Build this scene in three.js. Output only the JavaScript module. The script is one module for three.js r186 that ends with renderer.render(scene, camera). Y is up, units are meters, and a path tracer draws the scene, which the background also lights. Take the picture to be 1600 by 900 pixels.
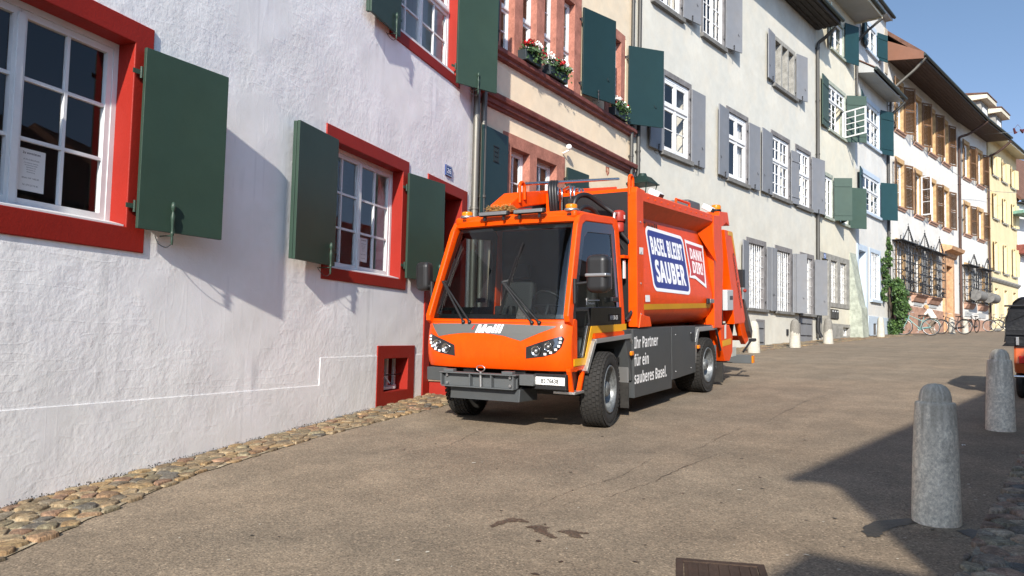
import * as THREE from 'three';
import { mergeGeometries, mergeVertices, toCreasedNormals } from 'three/addons/utils/BufferGeometryUtils.js';
import { RoundedBoxGeometry } from 'three/addons/geometries/RoundedBoxGeometry.js';
import { TessellateModifier } from 'three/addons/modifiers/TessellateModifier.js';
import { MarchingCubes } from 'three/addons/objects/MarchingCubes.js';

// ---------------------------------------------------------------- camera, sky, sun, exposure
const scene = new THREE.Scene();
const camera = new THREE.PerspectiveCamera(40.84, 16 / 9, 0.05, 2000);
camera.position.set(0, 1.5, 0);
camera.rotation.set(3.55 * Math.PI / 180, 0, 1.3 * Math.PI / 180, 'YXZ');
scene.add(camera);

const renderer = new THREE.WebGLRenderer({ antialias: true });
renderer.toneMapping = THREE.LinearToneMapping;
renderer.toneMappingExposure = 1.6;
renderer.shadowMap.enabled = true;
renderer.setSize(1024, 576);

const RAD = Math.PI / 180;
const hd = (az, s = 1) => new THREE.Vector3(Math.sin(az * RAD) * s, 0, -Math.cos(az * RAD) * s);   // horizontal direction, azimuth clockwise from the view axis
const SUN_AZ = 189, SUN_EL = 28;
{ // clear sky after the CIE standard distribution (type 12): bright horizon, deep zenith, aureole round the sun
  const W = 512, H = 256, d = new Float32Array(W * H * 4), s = hd(SUN_AZ, Math.cos(SUN_EL * RAD)); s.y = Math.sin(SUN_EL * RAD);
  for (let j = 0; j < H; j++) for (let i = 0; i < W; i++) {
    const el = ((j + .5) / H - .5) * Math.PI, ph = ((i + .5) / W - .5) * 2 * Math.PI, x = Math.cos(el) * Math.cos(ph), y = Math.sin(el), z = Math.cos(el) * Math.sin(ph), o = (j * W + i) * 4;
    const g = Math.acos(Math.max(-1, Math.min(1, x * s.x + y * s.y + z * s.z))), cz = Math.max(.035, y);
    const L = (1 - Math.exp(-.32 / cz)) * (1 + 10 * (Math.exp(-3 * g) - .009) + .45 * Math.cos(g) ** 2);
    const hz = Math.exp(-Math.max(0, y) * 5.5), au = Math.exp(-g * 2.6), w = Math.min(1, hz * .75 + au * 1.1);     // whiter by the horizon and the sun
    let c = [.215 + w * .30, .385 + w * .24, .69 + w * .11].map((q) => q * L * .90);
    if (el < -.02) c = [.20, .185, .16];
    for (let k = 0; k < 3; k++) d[o + k] = c[k]; d[o + 3] = 1;
  }
  const t = new THREE.DataTexture(d, W, H, THREE.RGBAFormat, THREE.FloatType);
  t.mapping = THREE.EquirectangularReflectionMapping; t.minFilter = t.magFilter = THREE.LinearFilter; t.needsUpdate = true;
  scene.background = t; scene.environment = t;
}
const sun = new THREE.DirectionalLight(new THREE.Color().setRGB(1, .925, .815), 4.85);
{
  const d = hd(SUN_AZ, Math.cos(SUN_EL * RAD)); d.y = Math.sin(SUN_EL * RAD);
  sun.position.copy(d).multiplyScalar(60).add(new THREE.Vector3(12, 0, -25)); sun.target.position.set(12, 0, -25);
  sun.castShadow = true; sun.shadow.radius = 1.5; const c = sun.shadow.camera; c.left = c.bottom = -60; c.right = c.top = 60; c.near = 1; c.far = 160; sun.shadow.mapSize.set(4096, 4096);
  scene.add(sun, sun.target);
}

// ---------------------------------------------------------------- helpers
function rng(s) { return () => { s = (s + 0x6d2b79f5) | 0; let t = Math.imul(s ^ (s >>> 15), 1 | s); t = (t + Math.imul(t ^ (t >>> 7), 61 | t)) ^ t; return ((t ^ (t >>> 14)) >>> 0) / 4294967296; }; }
const used = new Map();
function uniq(n) { const k = used.get(n) || 0; used.set(n, k + 1); return k ? n + '_' + String(k).padStart(3, '0') : n; }
function gy(x, z) { // height of the street: it climbs away from the camera and flattens out
  const q = .4695 * x - .8829 * z; const f = Math.min(q, 115);
  return f < 0 ? .056 * f : .056 * f - .00024 * f * f;
}
function fin(g) { // same attributes on everything so that geometries merge
  if (g.index) g = g.toNonIndexed();
  for (const k of Object.keys(g.attributes)) if (!['position', 'normal', 'uv'].includes(k)) g.deleteAttribute(k);
  if (!g.attributes.normal) g.computeVertexNormals();
  if (!g.attributes.uv) g.setAttribute('uv', new THREE.BufferAttribute(new Float32Array(g.attributes.position.count * 2), 2));
  g.morphAttributes = {};
  return g;
}
const merge = (l) => l.length === 1 ? fin(l[0]) : mergeGeometries(l.map(fin));
function bx(x0, x1, y0, y1, z0, z1) { // box with uv in metres
  const w = x1 - x0, h = y1 - y0, d = z1 - z0, g = new THREE.BoxGeometry(w, h, d), uv = g.attributes.uv, p = g.attributes.position, n = g.attributes.normal;
  g.translate((x0 + x1) / 2, (y0 + y1) / 2, (z0 + z1) / 2);
  for (let i = 0; i < uv.count; i++) {
    const ax = Math.abs(n.getX(i)), ay = Math.abs(n.getY(i));
    if (ax > .5) uv.setXY(i, p.getZ(i), p.getY(i)); else if (ay > .5) uv.setXY(i, p.getX(i), p.getZ(i)); else uv.setXY(i, p.getX(i), p.getY(i));
  }
  return g;
}
function rb(x0, x1, y0, y1, z0, z1, r = .012) { // box with softened edges
  const w = x1 - x0, h = y1 - y0, d = z1 - z0; r = Math.min(r, w * .49, h * .49, d * .49);
  const g = new RoundedBoxGeometry(w, h, d, 2, r); g.translate((x0 + x1) / 2, (y0 + y1) / 2, (z0 + z1) / 2);
  const uv = g.attributes.uv, p = g.attributes.position, n = g.attributes.normal;
  for (let i = 0; i < uv.count; i++) {
    const ax = Math.abs(n.getX(i)), ay = Math.abs(n.getY(i)), az = Math.abs(n.getZ(i));
    if (ax > ay && ax > az) uv.setXY(i, p.getZ(i), p.getY(i)); else if (ay > az) uv.setXY(i, p.getX(i), p.getZ(i)); else uv.setXY(i, p.getX(i), p.getY(i));
  }
  return g;
}
const V = (x, y, z) => new THREE.Vector3(x, y, z);
function tube(pts, r, seg = 0, rs = 8, closed = false) {
  const c = new THREE.CatmullRomCurve3(pts.map((p) => Array.isArray(p) ? V(...p) : p), closed, 'centripetal');
  return new THREE.TubeGeometry(c, seg || pts.length * 5, r, rs, closed);
}
function rod(a, b, r, rs = 8, r2 = r) { // straight tapered rod from a to b
  const A = V(...a), B = V(...b), d = B.clone().sub(A), g = new THREE.CylinderGeometry(r2, r, d.length(), rs, 1);
  g.translate(0, d.length() / 2, 0); g.applyQuaternion(new THREE.Quaternion().setFromUnitVectors(V(0, 1, 0), d.normalize())); g.translate(...a); return g;
}
function bar(a, b, w, h) { // straight rectangular bar from a to b, w across, h high
  const A = V(...a), B = V(...b), d = B.clone().sub(A), L = d.length(); const g = bx(-w / 2, w / 2, -h / 2, h / 2, 0, L);
  const m = new THREE.Matrix4().lookAt(B, A, V(0, 1, .0001)); g.applyMatrix4(m); g.translate(...a); return g;
}
function poly(pts, z0, z1, bevel = 0, holes = []) { // outline in x,y extruded from z0 to z1
  const s = new THREE.Shape(pts.map(([x, y]) => new THREE.Vector2(x, y)));
  for (const h of holes) s.holes.push(new THREE.Path(h.map(([x, y]) => new THREE.Vector2(x, y))));
  const g = new THREE.ExtrudeGeometry(s, { depth: z1 - z0 - 2 * bevel, bevelEnabled: bevel > 0, bevelSize: bevel, bevelThickness: bevel, bevelOffset: -bevel, bevelSegments: 2, curveSegments: 12 });
  g.translate(0, 0, z0 + bevel); return g;
}
const rect = (x0, x1, y0, y1) => [[x0, y0], [x1, y0], [x1, y1], [x0, y1]];
function lathe(pts, n = 20) { return new THREE.LatheGeometry(pts.map(([r, y]) => new THREE.Vector2(r, y)), n); }
const at = (g, x, y, z) => (g.translate(x, y, z), g);
function M(name, g, mat, parent) {
  const m = new THREE.Mesh(Array.isArray(g) ? merge(g) : g, mat); m.name = name; m.castShadow = m.receiveShadow = true; (parent || scene).add(m); return m;
}
function tag(o, label, category, group) { o.userData.label = label; o.userData.category = category; if (group) o.userData.group = group; return o; }
function thing(name, label, category, group) { const g = new THREE.Group(); g.name = uniq(name); scene.add(g); return tag(g, label, category, group); }
function part(name, parent) { const g = new THREE.Group(); g.name = name; parent.add(g); return g; }
function struct(o) { o.userData.kind = 'structure'; return o; }
function frameAt(o, x, z, az, y = 0) { o.position.set(x, y, z); o.rotation.y = (90 - az) * RAD; return o; }   // local x runs along the azimuth, local z to its right

// ---------------------------------------------------------------- computed textures
function vnoise(seed) { // tileable value noise
  const r = rng(seed), T = new Float32Array(4096); for (let i = 0; i < 4096; i++) T[i] = r();
  return (x, y, p) => {
    const xi = Math.floor(x), yi = Math.floor(y); let fx = x - xi, fy = y - yi; fx = fx * fx * (3 - 2 * fx); fy = fy * fy * (3 - 2 * fy);
    const w = (v) => ((v % p) + p) % p, h = (a, b) => T[(w(a) * 57 + w(b) * 131 + ((w(a) * w(b)) % 61) * 7) & 4095];
    const a = h(xi, yi), b = h(xi + 1, yi), c = h(xi, yi + 1), d = h(xi + 1, yi + 1);
    return (a + (b - a) * fx) * (1 - fy) + (c + (d - c) * fx) * fy;
  };
}
function stretched(N, seed, px, py) { // one octave of noise with its own period in each direction
  const r = rng(seed), L = new Float32Array(px * py), out = new Float32Array(N * N); for (let i = 0; i < L.length; i++) L[i] = r();
  const sm = (f) => f * f * (3 - 2 * f);
  for (let j = 0; j < N; j++) for (let i = 0; i < N; i++) { const x = i / N * px, y = j / N * py, a = Math.floor(x), b = Math.floor(y), f = sm(x - a), g = sm(y - b), a2 = (a + 1) % px, b2 = (b + 1) % py; const t = L[b * px + a] * (1 - f) + L[b * px + a2] * f, q = L[b2 * px + a] * (1 - f) + L[b2 * px + a2] * f; out[j * N + i] = t + (q - t) * g; }
  return out;
}
function field(N, seed, octaves) { // octaves: [[period, weight], ...]; weighted mean around .5
  const r = rng(seed), out = new Float32Array(N * N); let ws = 0; for (const [, w] of octaves) ws += w;
  for (const [p, w] of octaves) {
    const L = new Float32Array(p * p); for (let i = 0; i < p * p; i++) L[i] = r() * w / ws;
    const I = new Int32Array(N), I2 = new Int32Array(N), F = new Float32Array(N); for (let i = 0; i < N; i++) { const x = i / N * p, f = x - Math.floor(x); I[i] = Math.floor(x) % p; I2[i] = (I[i] + 1) % p; F[i] = f * f * (3 - 2 * f); }
    for (let j = 0; j < N; j++) { const a = I[j] * p, b = I2[j] * p, fy = F[j]; for (let i = 0; i < N; i++) { const x = I[i], y = I2[i], f = F[i], t = L[a + x] + (L[a + y] - L[a + x]) * f, q = L[b + x] + (L[b + y] - L[b + x]) * f; out[j * N + i] += t + (q - t) * fy; } }
  }
  return out;
}
function tex(N, fn, size, srgb) { // fn(i) -> [r,g,b] in 0..1
  const d = new Uint8Array(N * N * 4);
  for (let i = 0; i < N * N; i++) { const c = fn(i); for (let k = 0; k < 3; k++) d[i * 4 + k] = Math.max(0, Math.min(255, (c.length ? c[k] : c) * 255)); d[i * 4 + 3] = 255; }
  const t = new THREE.DataTexture(d, N, N); t.wrapS = t.wrapT = THREE.RepeatWrapping; t.magFilter = THREE.LinearFilter; t.minFilter = THREE.LinearMipmapLinearFilter; t.generateMipmaps = true;
  t.repeat.set(1 / size, 1 / size); if (srgb) t.colorSpace = THREE.SRGBColorSpace; t.needsUpdate = true; return t;
}
const T = {};
{
  const N = 1024;
  // mottled near-white multiplier (plaster, paint): soft patches and fine grain
  let a = field(N, 11, [[3, 1], [7, 1], [17, .8], [48, .5], [200, .35]]), b = field(N, 12, [[5, 1], [13, 1], [60, .6]]);
  T.mottle = tex(N, (i) => { const v = .955 + (a[i] - .5) * .15; return [v + (b[i] - .5) * .03, v, v - (b[i] - .5) * .035]; }, 3.1, true);
  // hand-floated lime plaster: broad swells, trowel ridges, grit
  a = field(N, 21, [[6, 1], [13, .8]]); b = field(N, 22, [[40, 1], [90, .8], [180, .5], [400, .35]]);
  const tw1 = stretched(N, 24, 9, 46), tw2 = stretched(N, 25, 38, 11), msk = field(N, 26, [[4, 1], [9, .8], [21, .4]]);
  const ridge = (v) => Math.max(0, 1 - Math.abs(v - .5) * 14);     // the edge a trowel leaves
  T.plasterB = tex(N, (i) => { const m = Math.max(0, Math.min(1, (msk[i] - .44) * 9)); return .42 + (a[i] - .5) * .85 + (b[i] - .5) * (.06 + .24 * m) + ridge(tw1[i]) * .05 * m + ridge(tw2[i]) * .032 * (1 - m); }, 3.4);
  const drip = stretched(N, 27, 90, 4), dr2 = field(N, 28, [[5, 1], [16, 1], [64, .7]]);
  T.wallW = tex(N, (i) => { const d = Math.max(0, drip[i] - .70) * Math.max(0, dr2[i] - .42) * .9, v = .965 + (msk[i] - .5) * .10 + (dr2[i] - .5) * .05 - d; return [v, v, v + (dr2[i] - .5) * .02]; }, 4.3, true);
  const f = field(N, 23, [[90, 1], [190, .9], [420, .7]]);
  T.fineB = tex(N, (i) => f[i], 1.3);
  // sandstone / painted stone
  a = field(N, 31, [[4, 1], [11, 1], [37, .7], [110, .5], [300, .5]]);
  T.stone = tex(N, (i) => { const v = .90 + (a[i] - .5) * .55; return [v, v, v]; }, 1.1, true);
  // asphalt: light and dark chippings in a grey-brown matrix
  const r = rng(77), sp = new Float32Array(N * N), bm = new Float32Array(N * N); a = field(N, 41, [[5, 1], [12, .8], [40, .6], [160, .6], [420, 1]]);
  for (let k = 0; k < 60000; k++) {
    const x = r() * N, y = r() * N, R = .9 + r() * 2.2, v = r() < .48 ? -.22 - r() * .3 : r() * r() * .75 + .05, hgt = .25 + r() * .75;
    for (let j = -3; j <= 3; j++) for (let i = -3; i <= 3; i++) if (i * i + j * j <= R * R) { const o = (((y + j) & (N - 1)) * N + ((x + i) & (N - 1))); sp[o] = v; bm[o] = hgt; }
  }
  T.asphalt = tex(N, (i) => { const v = .66 + (a[i] - .5) * .34 + sp[i] * .28; return [v * 1.0, v * .95, v * .88]; }, 2.7, true);
  T.asphaltB = tex(N, (i) => .35 + bm[i] * .55 + (a[i] - .5) * .3, 2.7);
  // concrete / granite
  const s2 = new Float32Array(512 * 512), r2 = rng(5); for (let k = 0; k < 30000; k++) s2[(r2() * 512 * 512) | 0] = r2() < .5 ? -.3 : .18;
  const c1 = field(512, 51, [[6, .6], [17, .7], [50, .9], [130, .9]]);
  T.granite = tex(512, (i) => { const v = .85 + (c1[i] - .5) * .26 + s2[i] * .6; return [v, v * .99, v * .96]; }, .8, true);
  T.graniteB = tex(512, (i) => .5 + (c1[i] - .5) * .5 + s2[i], .8);
  // wood grain, running along v
  const w1 = field(512, 61, [[6, 1], [20, 1], [60, .7]]), w2 = vnoise(62);
  T.wood = tex(512, (i) => { const x = i % 512, y = (i / 512) | 0; const s = w2(x / 512 * 64 + w1[i] * 3, y / 512 * 4, 64); const v = .80 + (s - .5) * .35 + (w1[i] - .5) * .2; return [v, v, v]; }, 1.0, true);
  // chequer plate
  T.plate = tex(256, (i) => { const x = i % 64, y = ((i / 256) | 0) % 64; const q = ((((i % 256) / 64) | 0) + ((((i / 256) | 0) / 64) | 0)) & 1; const u = q ? x + y - 63 : x - y, v = q ? x - y : x + y - 63; return (Math.abs(u) < 9 && Math.abs(v) < 44) ? .95 : .3; }, .16);
  // river stone: strong grain and mineral specks
  const k1 = field(512, 81, [[5, .8], [14, 1], [40, 1], [110, .9], [230, .8]]), k2 = field(512, 82, [[7, 1], [30, 1], [90, .7]]);
  T.cobble = tex(512, (i) => { const v = .80 + (k1[i] - .5) * 1.0 + Math.max(0, k2[i] - .62) * .8; return [v, v * (.985 + (k2[i] - .5) * .12), v * (.95 + (k2[i] - .5) * .2)]; }, .62, true);
  T.cobbleB = tex(512, (i) => k1[i], .62);
  // bollard granite with blackish weathering that runs down from the cap in ragged streaks
  const b1 = stretched(512, 86, 40, 7), b2 = field(512, 87, [[9, .7], [28, 1], [80, 1], [200, 1]]), b3 = field(512, 88, [[60, 1], [170, 1]]);
  T.bollard = tex(512, (i) => { const y = ((i / 512) | 0) / 512, q = b1[i] * .55 + b2[i] * .75 + (y - .62) * .9; const st = Math.max(0, Math.min(1, (q - .60) * 3.2)); const v = (.90 + (b2[i] - .5) * .34 + (b3[i] - .5) * .3) * (1 - st * (.12 + b3[i] * .14)); return [v, v * .985, v * .95]; }, 1, true);
  // weathered vehicle paint: faint runs, dust film in specks
  const g1 = stretched(512, 83, 70, 5), g2 = field(512, 84, [[6, 1], [20, 1], [80, 1], [200, 1]]);
  T.grime = tex(512, (i) => { const v = .95 + (g2[i] - .5) * .16 - Math.max(0, g1[i] - .74) * Math.max(0, g2[i] - .4) * 1.6; return [v, v, v]; }, 1.4, true);
  // road dirt, tyre rubber
  const t1 = field(512, 71, [[8, 1], [30, 1], [120, 1]]);
  T.dust = tex(512, (i) => { const v = .78 + (t1[i] - .5) * .7; return [v, v * .98, v * .95]; }, .7, true);
}
const C3 = (r, g, b) => new THREE.Color().setRGB(r, g, b);
function std(r, g, b, o = {}) { return new THREE.MeshStandardMaterial({ color: C3(r, g, b), roughness: .75, metalness: 0, ...o }); }
function phy(r, g, b, o = {}) { return new THREE.MeshPhysicalMaterial({ color: C3(r, g, b), roughness: .4, metalness: 0, ...o }); }
function plaster(r, g, b, coarse = 0) { return std(r, g, b, { map: T.mottle, bumpMap: coarse ? T.plasterB : T.fineB, bumpScale: coarse || .0022, roughness: .95 }); }
function paint(r, g, b, o = {}) { return phy(r, g, b, { specularIntensity: .55, map: T.mottle, bumpMap: T.fineB, bumpScale: .0005, roughness: .48, ...o }); }
function stoneM(r, g, b, o = {}) { return phy(r, g, b, { specularIntensity: .4, map: T.stone, bumpMap: T.fineB, bumpScale: .0015, roughness: .9, ...o }); }
const mat = {
  asphalt: std(.535, .462, .378, { map: T.asphalt, bumpMap: T.asphaltB, bumpScale: .003, roughness: .93, vertexColors: true }),
  white1: std(.93, .925, .915, { map: T.wallW, bumpMap: T.plasterB, bumpScale: .013, roughness: .95 }), plinth1: std(.92, .915, .905, { map: T.wallW, bumpMap: T.plasterB, bumpScale: .010, roughness: .95 }), cream2: plaster(.84, .69, .495), white3: plaster(.60, .578, .505), cream4: plaster(.66, .62, .50), white4: plaster(.64, .625, .58),
  white5: plaster(.70, .675, .62), yellow7: plaster(.72, .59, .35), whiteFar: plaster(.7, .68, .64), ochre: plaster(.42, .36, .28), paleWall: plaster(.80, .78, .74),
  red: stoneM(.30, .020, .012, { roughness: .5, map: T.mottle }), redDoor: paint(.20, .018, .014),
  rose: stoneM(.43, .185, .135), roseDark: stoneM(.25, .085, .07, { roughness: .6 }), greyStone: stoneM(.215, .205, .205), greyWarm: stoneM(.33, .32, .29), sageStone: stoneM(.40, .43, .36), paleBlue: paint(.50, .58, .66),
  tanStone: stoneM(.55, .36, .18), pinkStone: stoneM(.48, .29, .21), peach: stoneM(.62, .36, .20), sandTread: stoneM(.36, .25, .18),
  green1: paint(.032, .058, .042, { roughness: .38 }), teal2: paint(.012, .032, .033, { roughness: .36 }), dgreen2: paint(.022, .042, .034, { roughness: .4 }), grey3: paint(.215, .22, .232), green4: paint(.045, .075, .058), teal4: paint(.014, .046, .052), brown5: paint(.22, .115, .052, { map: T.wood }), creamSh: paint(.74, .60, .34),
  whiteWood: paint(.80, .80, .79, { roughness: .35 }), greySill: stoneM(.20, .195, .185),
  iron: std(.018, .018, .02, { roughness: .55, metalness: .3 }), zinc: std(.20, .19, .165, { roughness: .5, metalness: .55, map: T.stone }), zincDark: std(.075, .072, .066, { roughness: .55, metalness: .3, map: T.stone }),
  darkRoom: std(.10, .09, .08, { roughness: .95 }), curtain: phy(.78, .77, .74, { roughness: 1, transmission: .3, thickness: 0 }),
  glass: phy(1, 1, 1, { roughness: 0.0, transmission: 1, thickness: 0, ior: 1.52 }),
  roofTile: std(.15, .075, .05, { map: T.stone, bumpMap: T.fineB, bumpScale: .004, roughness: .95 }), soffitDark: paint(.075, .065, .058, { map: T.wood, roughness: .8 }), soffitBrown: std(.095, .050, .036, { map: T.wood, roughness: .8 }), fasciaBrown: paint(.20, .095, .06), soffitCream: paint(.66, .60, .45), soffitGrey: paint(.42, .43, .42), gutterGreen: std(.03, .045, .04, { roughness: .5, map: T.stone }), copper: std(.20, .38, .30, { roughness: .7, map: T.stone }),
  leafA: phy(.052, .115, .022, { roughness: .6, transmission: .25, thickness: 0 }), leafB: phy(.085, .16, .030, { roughness: .6, transmission: .25, thickness: 0 }), leafC: phy(.030, .072, .018, { roughness: .6, transmission: .2, thickness: 0 }),
  granite: std(.62, .60, .55, { map: T.granite, bumpMap: T.graniteB, bumpScale: .002, roughness: .92 }), graniteDark: std(.27, .26, .245, { map: T.granite, bumpMap: T.graniteB, bumpScale: .002, roughness: .95 }),
  chrome: std(.62, .62, .62, { metalness: 1, roughness: .22 }), steel: std(.45, .45, .45, { metalness: .9, roughness: .4 }), black: std(.012, .012, .013, { roughness: .45 }), rubber: std(.028, .027, .026, { roughness: .85, map: T.dust }),
};
function canvasTex(w, h, draw) { const c = document.createElement('canvas'); c.width = w; c.height = h; draw(c.getContext('2d'), w, h); const t = new THREE.CanvasTexture(c); t.colorSpace = THREE.SRGBColorSpace; t.anisotropy = 8; return t; }

// ---------------------------------------------------------------- the street surface
{
  const ax = (list) => { const o = []; for (let k = 0; k + 1 < list.length; k++) { const [a, s] = list[k], b = list[k + 1][0]; for (let v = a; v < b - 1e-6; v += s) o.push(v); } o.push(list[list.length - 1][0]); return o; };
  const X = ax([[-420, 60], [-60, 12], [-12, 1], [-5, .25], [8, .6], [24, 2], [60, 15], [120, 75], [420, 1]]), Z = ax([[-420, 60], [-120, 10], [-60, 2], [-30, .7], [-16, .25], [-3, 1], [20, 10], [60, 60], [420, 1]]);
  const pos = [], uv = [], col = [], idx = [], n1 = vnoise(301), n2 = vnoise(302);
  const fbm = (x, y) => n1(x, y, 64) * .5 + n2(x * 2.3, y * 2.3, 64) * .3 + n1(x * 5.1, y * 5.1, 64) * .2;
  const ca = Math.cos(36 * RAD), sa = Math.sin(36 * RAD);
  for (const z of Z) for (const x of X) {
    pos.push(x, gy(x, z), z); uv.push(x, -z);
    const l = x * sa - z * ca, c = x * ca + z * sa;             // along and across the street
    let v = .90 + (fbm(x * .35 + 30, z * .35 + 90) - .5) * .30;
    v += (fbm(l * .22 + 9, c * 1.3 + 40) - .5) * .22;           // wear drawn out along the wheel tracks
    const w = (fbm(x * .8 + 7, z * .8 + 200) - .5) * .08;
    col.push(v * (1 + w), v, v * (1 - w * .8));
  }
  const nx = X.length; for (let j = 0; j < Z.length - 1; j++) for (let i = 0; i < nx - 1; i++) { const a = j * nx + i; idx.push(a, a + nx, a + 1, a + 1, a + nx, a + nx + 1); }
  const g = new THREE.BufferGeometry(); g.setAttribute('position', new THREE.Float32BufferAttribute(pos, 3)); g.setAttribute('uv', new THREE.Float32BufferAttribute(uv, 2)); g.setAttribute('color', new THREE.Float32BufferAttribute(col, 3)); g.setIndex(idx); g.computeVertexNormals();
  const road = struct(M('road', g, mat.asphalt)); road.userData.label = 'sloping grey-brown asphalt street';
  // spilled water that is still drying, and a tar patch by the near bollard
  const wet = std(.19, .16, .13, { map: T.asphalt, bumpMap: T.asphaltB, bumpScale: .002, roughness: .55 }), damp = std(.075, .07, .062, { map: T.asphalt, bumpMap: T.asphaltB, bumpScale: .002, roughness: .5 });
  const blot = (name, cx, cz, pts, m, seed, grow = 1) => { // irregular outline in metres around (cx, cz)
    const r = rng(seed), s = new THREE.Shape(); const P = [];
    for (let k = 0; k < pts.length; k++) { const a = pts[k], b = pts[(k + 1) % pts.length]; for (let t = 0; t < 1; t += .2) P.push([a[0] + (b[0] - a[0]) * t + (r() - .5) * .025, a[1] + (b[1] - a[1]) * t + (r() - .5) * .025]); }
    P.forEach(([x, y], i) => i ? s.lineTo(x * grow, y * grow) : s.moveTo(x * grow, y * grow));
    const gg = new THREE.ShapeGeometry(s), p = gg.attributes.position, u = gg.attributes.uv;
    for (let i = 0; i < p.count; i++) { const x = cx + p.getX(i), z = cz - p.getY(i); p.setXYZ(i, x, gy(x, z) + .004, z); u.setXY(i, x, -z); }
    gg.computeVertexNormals(); return M(name, gg, m, road);
  };
  blot('water_stain', 0.02, -5.27, [[-.14, -.10], [-.07, .02], [.03, .09], [.10, .05], [.13, -.02], [.05, .0], [-.03, -.03], [-.12, -.13]], wet, 3);
  blot('water_stain', 0.22, -5.09, [[-.12, .06], [.0, .09], [.05, .04], [.04, -.06], [.11, -.18], [.06, -.18], [-.02, -.07], [-.05, .02]], wet, 4);
  blot('water_stain', 0.42, -5.0, [[-.10, .04], [-.02, .09], [.04, .05], [.13, .0], [.04, -.01], [.06, -.10], [-.01, -.07], [-.04, .0]], wet, 5);
  blot('tar_patch', 2.42, -5.12, [[-.17, -.20], [-.12, -.02], [.02, .12], [.32, .20], [.34, .10], [.12, .02], [-.02, -.12], [-.10, -.22]], damp, 6);
  blot('tar_patch', 2.98, -4.98, [[-.09, -.1], [-.10, .06], [.03, .09], [.08, .02], [.05, -.12]], damp, 7);
  // hairline cracks
  const crack = (pts, w, seed) => {
    const r = rng(seed), P = [];
    for (let k = 0; k + 1 < pts.length; k++) for (let t = 0; t < 1; t += .1) P.push([pts[k][0] + (pts[k + 1][0] - pts[k][0]) * t + (r() - .5) * .035, pts[k][1] + (pts[k + 1][1] - pts[k][1]) * t + (r() - .5) * .035, w * (.25 + r() * .75)]);
    const v = [], ix = []; P.forEach(([x, z, ww], i) => { for (const s of [-1, 1]) { const X = x + s * ww, ZZ = z + s * ww * .6; v.push(X, gy(X, ZZ) + .004, ZZ); } if (i) { const a = i * 2; ix.push(a - 2, a - 1, a, a, a - 1, a + 1); } });
    const gg = new THREE.BufferGeometry(); gg.setAttribute('position', new THREE.Float32BufferAttribute(v, 3)); gg.setIndex(ix); gg.computeVertexNormals(); return M('crack', fin(gg), damp, road);
  };
  crack([[.1, -5.5], [.5, -6.1], [.95, -6.6], [1.35, -7.3]], .0022, 1); crack([[.75, -5.9], [1.15, -6.35], [1.6, -7.0], [2.0, -7.5]], .0028, 2); crack([[1.9, -7.8], [2.4, -8.6], [2.75, -9.1]], .003, 8);
  crack([[2.35, -4.95], [2.7, -4.92], [3.15, -4.9], [3.45, -5.05]], .004, 21); crack([[2.5, -5.55], [2.62, -5.2], [2.55, -4.95]], .003, 22); crack([[4.9, -8.3], [5.5, -8.5], [6.1, -8.6]], .004, 23); crack([[-1.2, -7.2], [-.6, -8.0], [-.3, -9.0]], .002, 24); crack([[3.2, -9.6], [4.2, -11.2], [5.6, -13]], .003, 25);
  // grit, twigs and gum on the asphalt
  { const r = rng(1234), A = [], B2 = []; for (let k = 0; k < 260; k++) { const z = -3.9 - r() * r() * 12, x = -2.2 + r() * (4.5 - z * .35); const s2 = .004 + r() * r() * .014, n = 5, P = []; for (let i = 0; i < n; i++) { const a = i / n * 6.283, d = s2 * (.5 + r()); P.push(new THREE.Vector2(Math.cos(a) * d * (1 + r()), Math.sin(a) * d)); } const gg = new THREE.ShapeGeometry(new THREE.Shape(P)); gg.rotateZ(r() * 6); gg.rotateX(-Math.PI / 2); at(gg, x, gy(x, z) + .0045, z); (r() < .6 ? A : B2).push(gg); } M('dark_grit', A, damp, road).userData.kind = 'stuff'; M('pale_grit', B2, std(.5, .46, .38, { roughness: .9 }), road).userData.kind = 'stuff'; }
  // paving sets: irregular river stones in sandy joints
  const stoneMats = [[.40, .28, .15], [.44, .30, .165], [.31, .235, .145], [.27, .21, .135], [.35, .225, .135], [.24, .20, .15], [.17, .155, .135], [.39, .30, .19], [.29, .245, .16], [.34, .21, .14], [.30, .23, .15], [.36, .27, .17]].map((c) => std(...c, { map: T.cobble, bumpMap: T.cobbleB, bumpScale: .010, roughness: .85 }));
  const greyMats = [[.34, .28, .22], [.40, .33, .26], [.28, .245, .21], [.20, .19, .175], [.33, .24, .19], [.45, .39, .31], [.12, .125, .13], [.31, .285, .22], [.30, .22, .175]].map((c) => std(...c, { map: T.cobble, bumpMap: T.cobbleB, bumpScale: .010, roughness: .85 }));
  const clip = (P, nx_, nz_, d) => { const o = []; for (let i = 0; i < P.length; i++) { const a = P[i], b = P[(i + 1) % P.length], da = a[0] * nx_ + a[1] * nz_ - d, db = b[0] * nx_ + b[1] * nz_ - d; if (da <= 0) o.push(a); if ((da < 0) !== (db < 0)) { const t = da / (da - db); o.push([a[0] + (b[0] - a[0]) * t, a[1] + (b[1] - a[1]) * t]); } } return o; };
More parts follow.
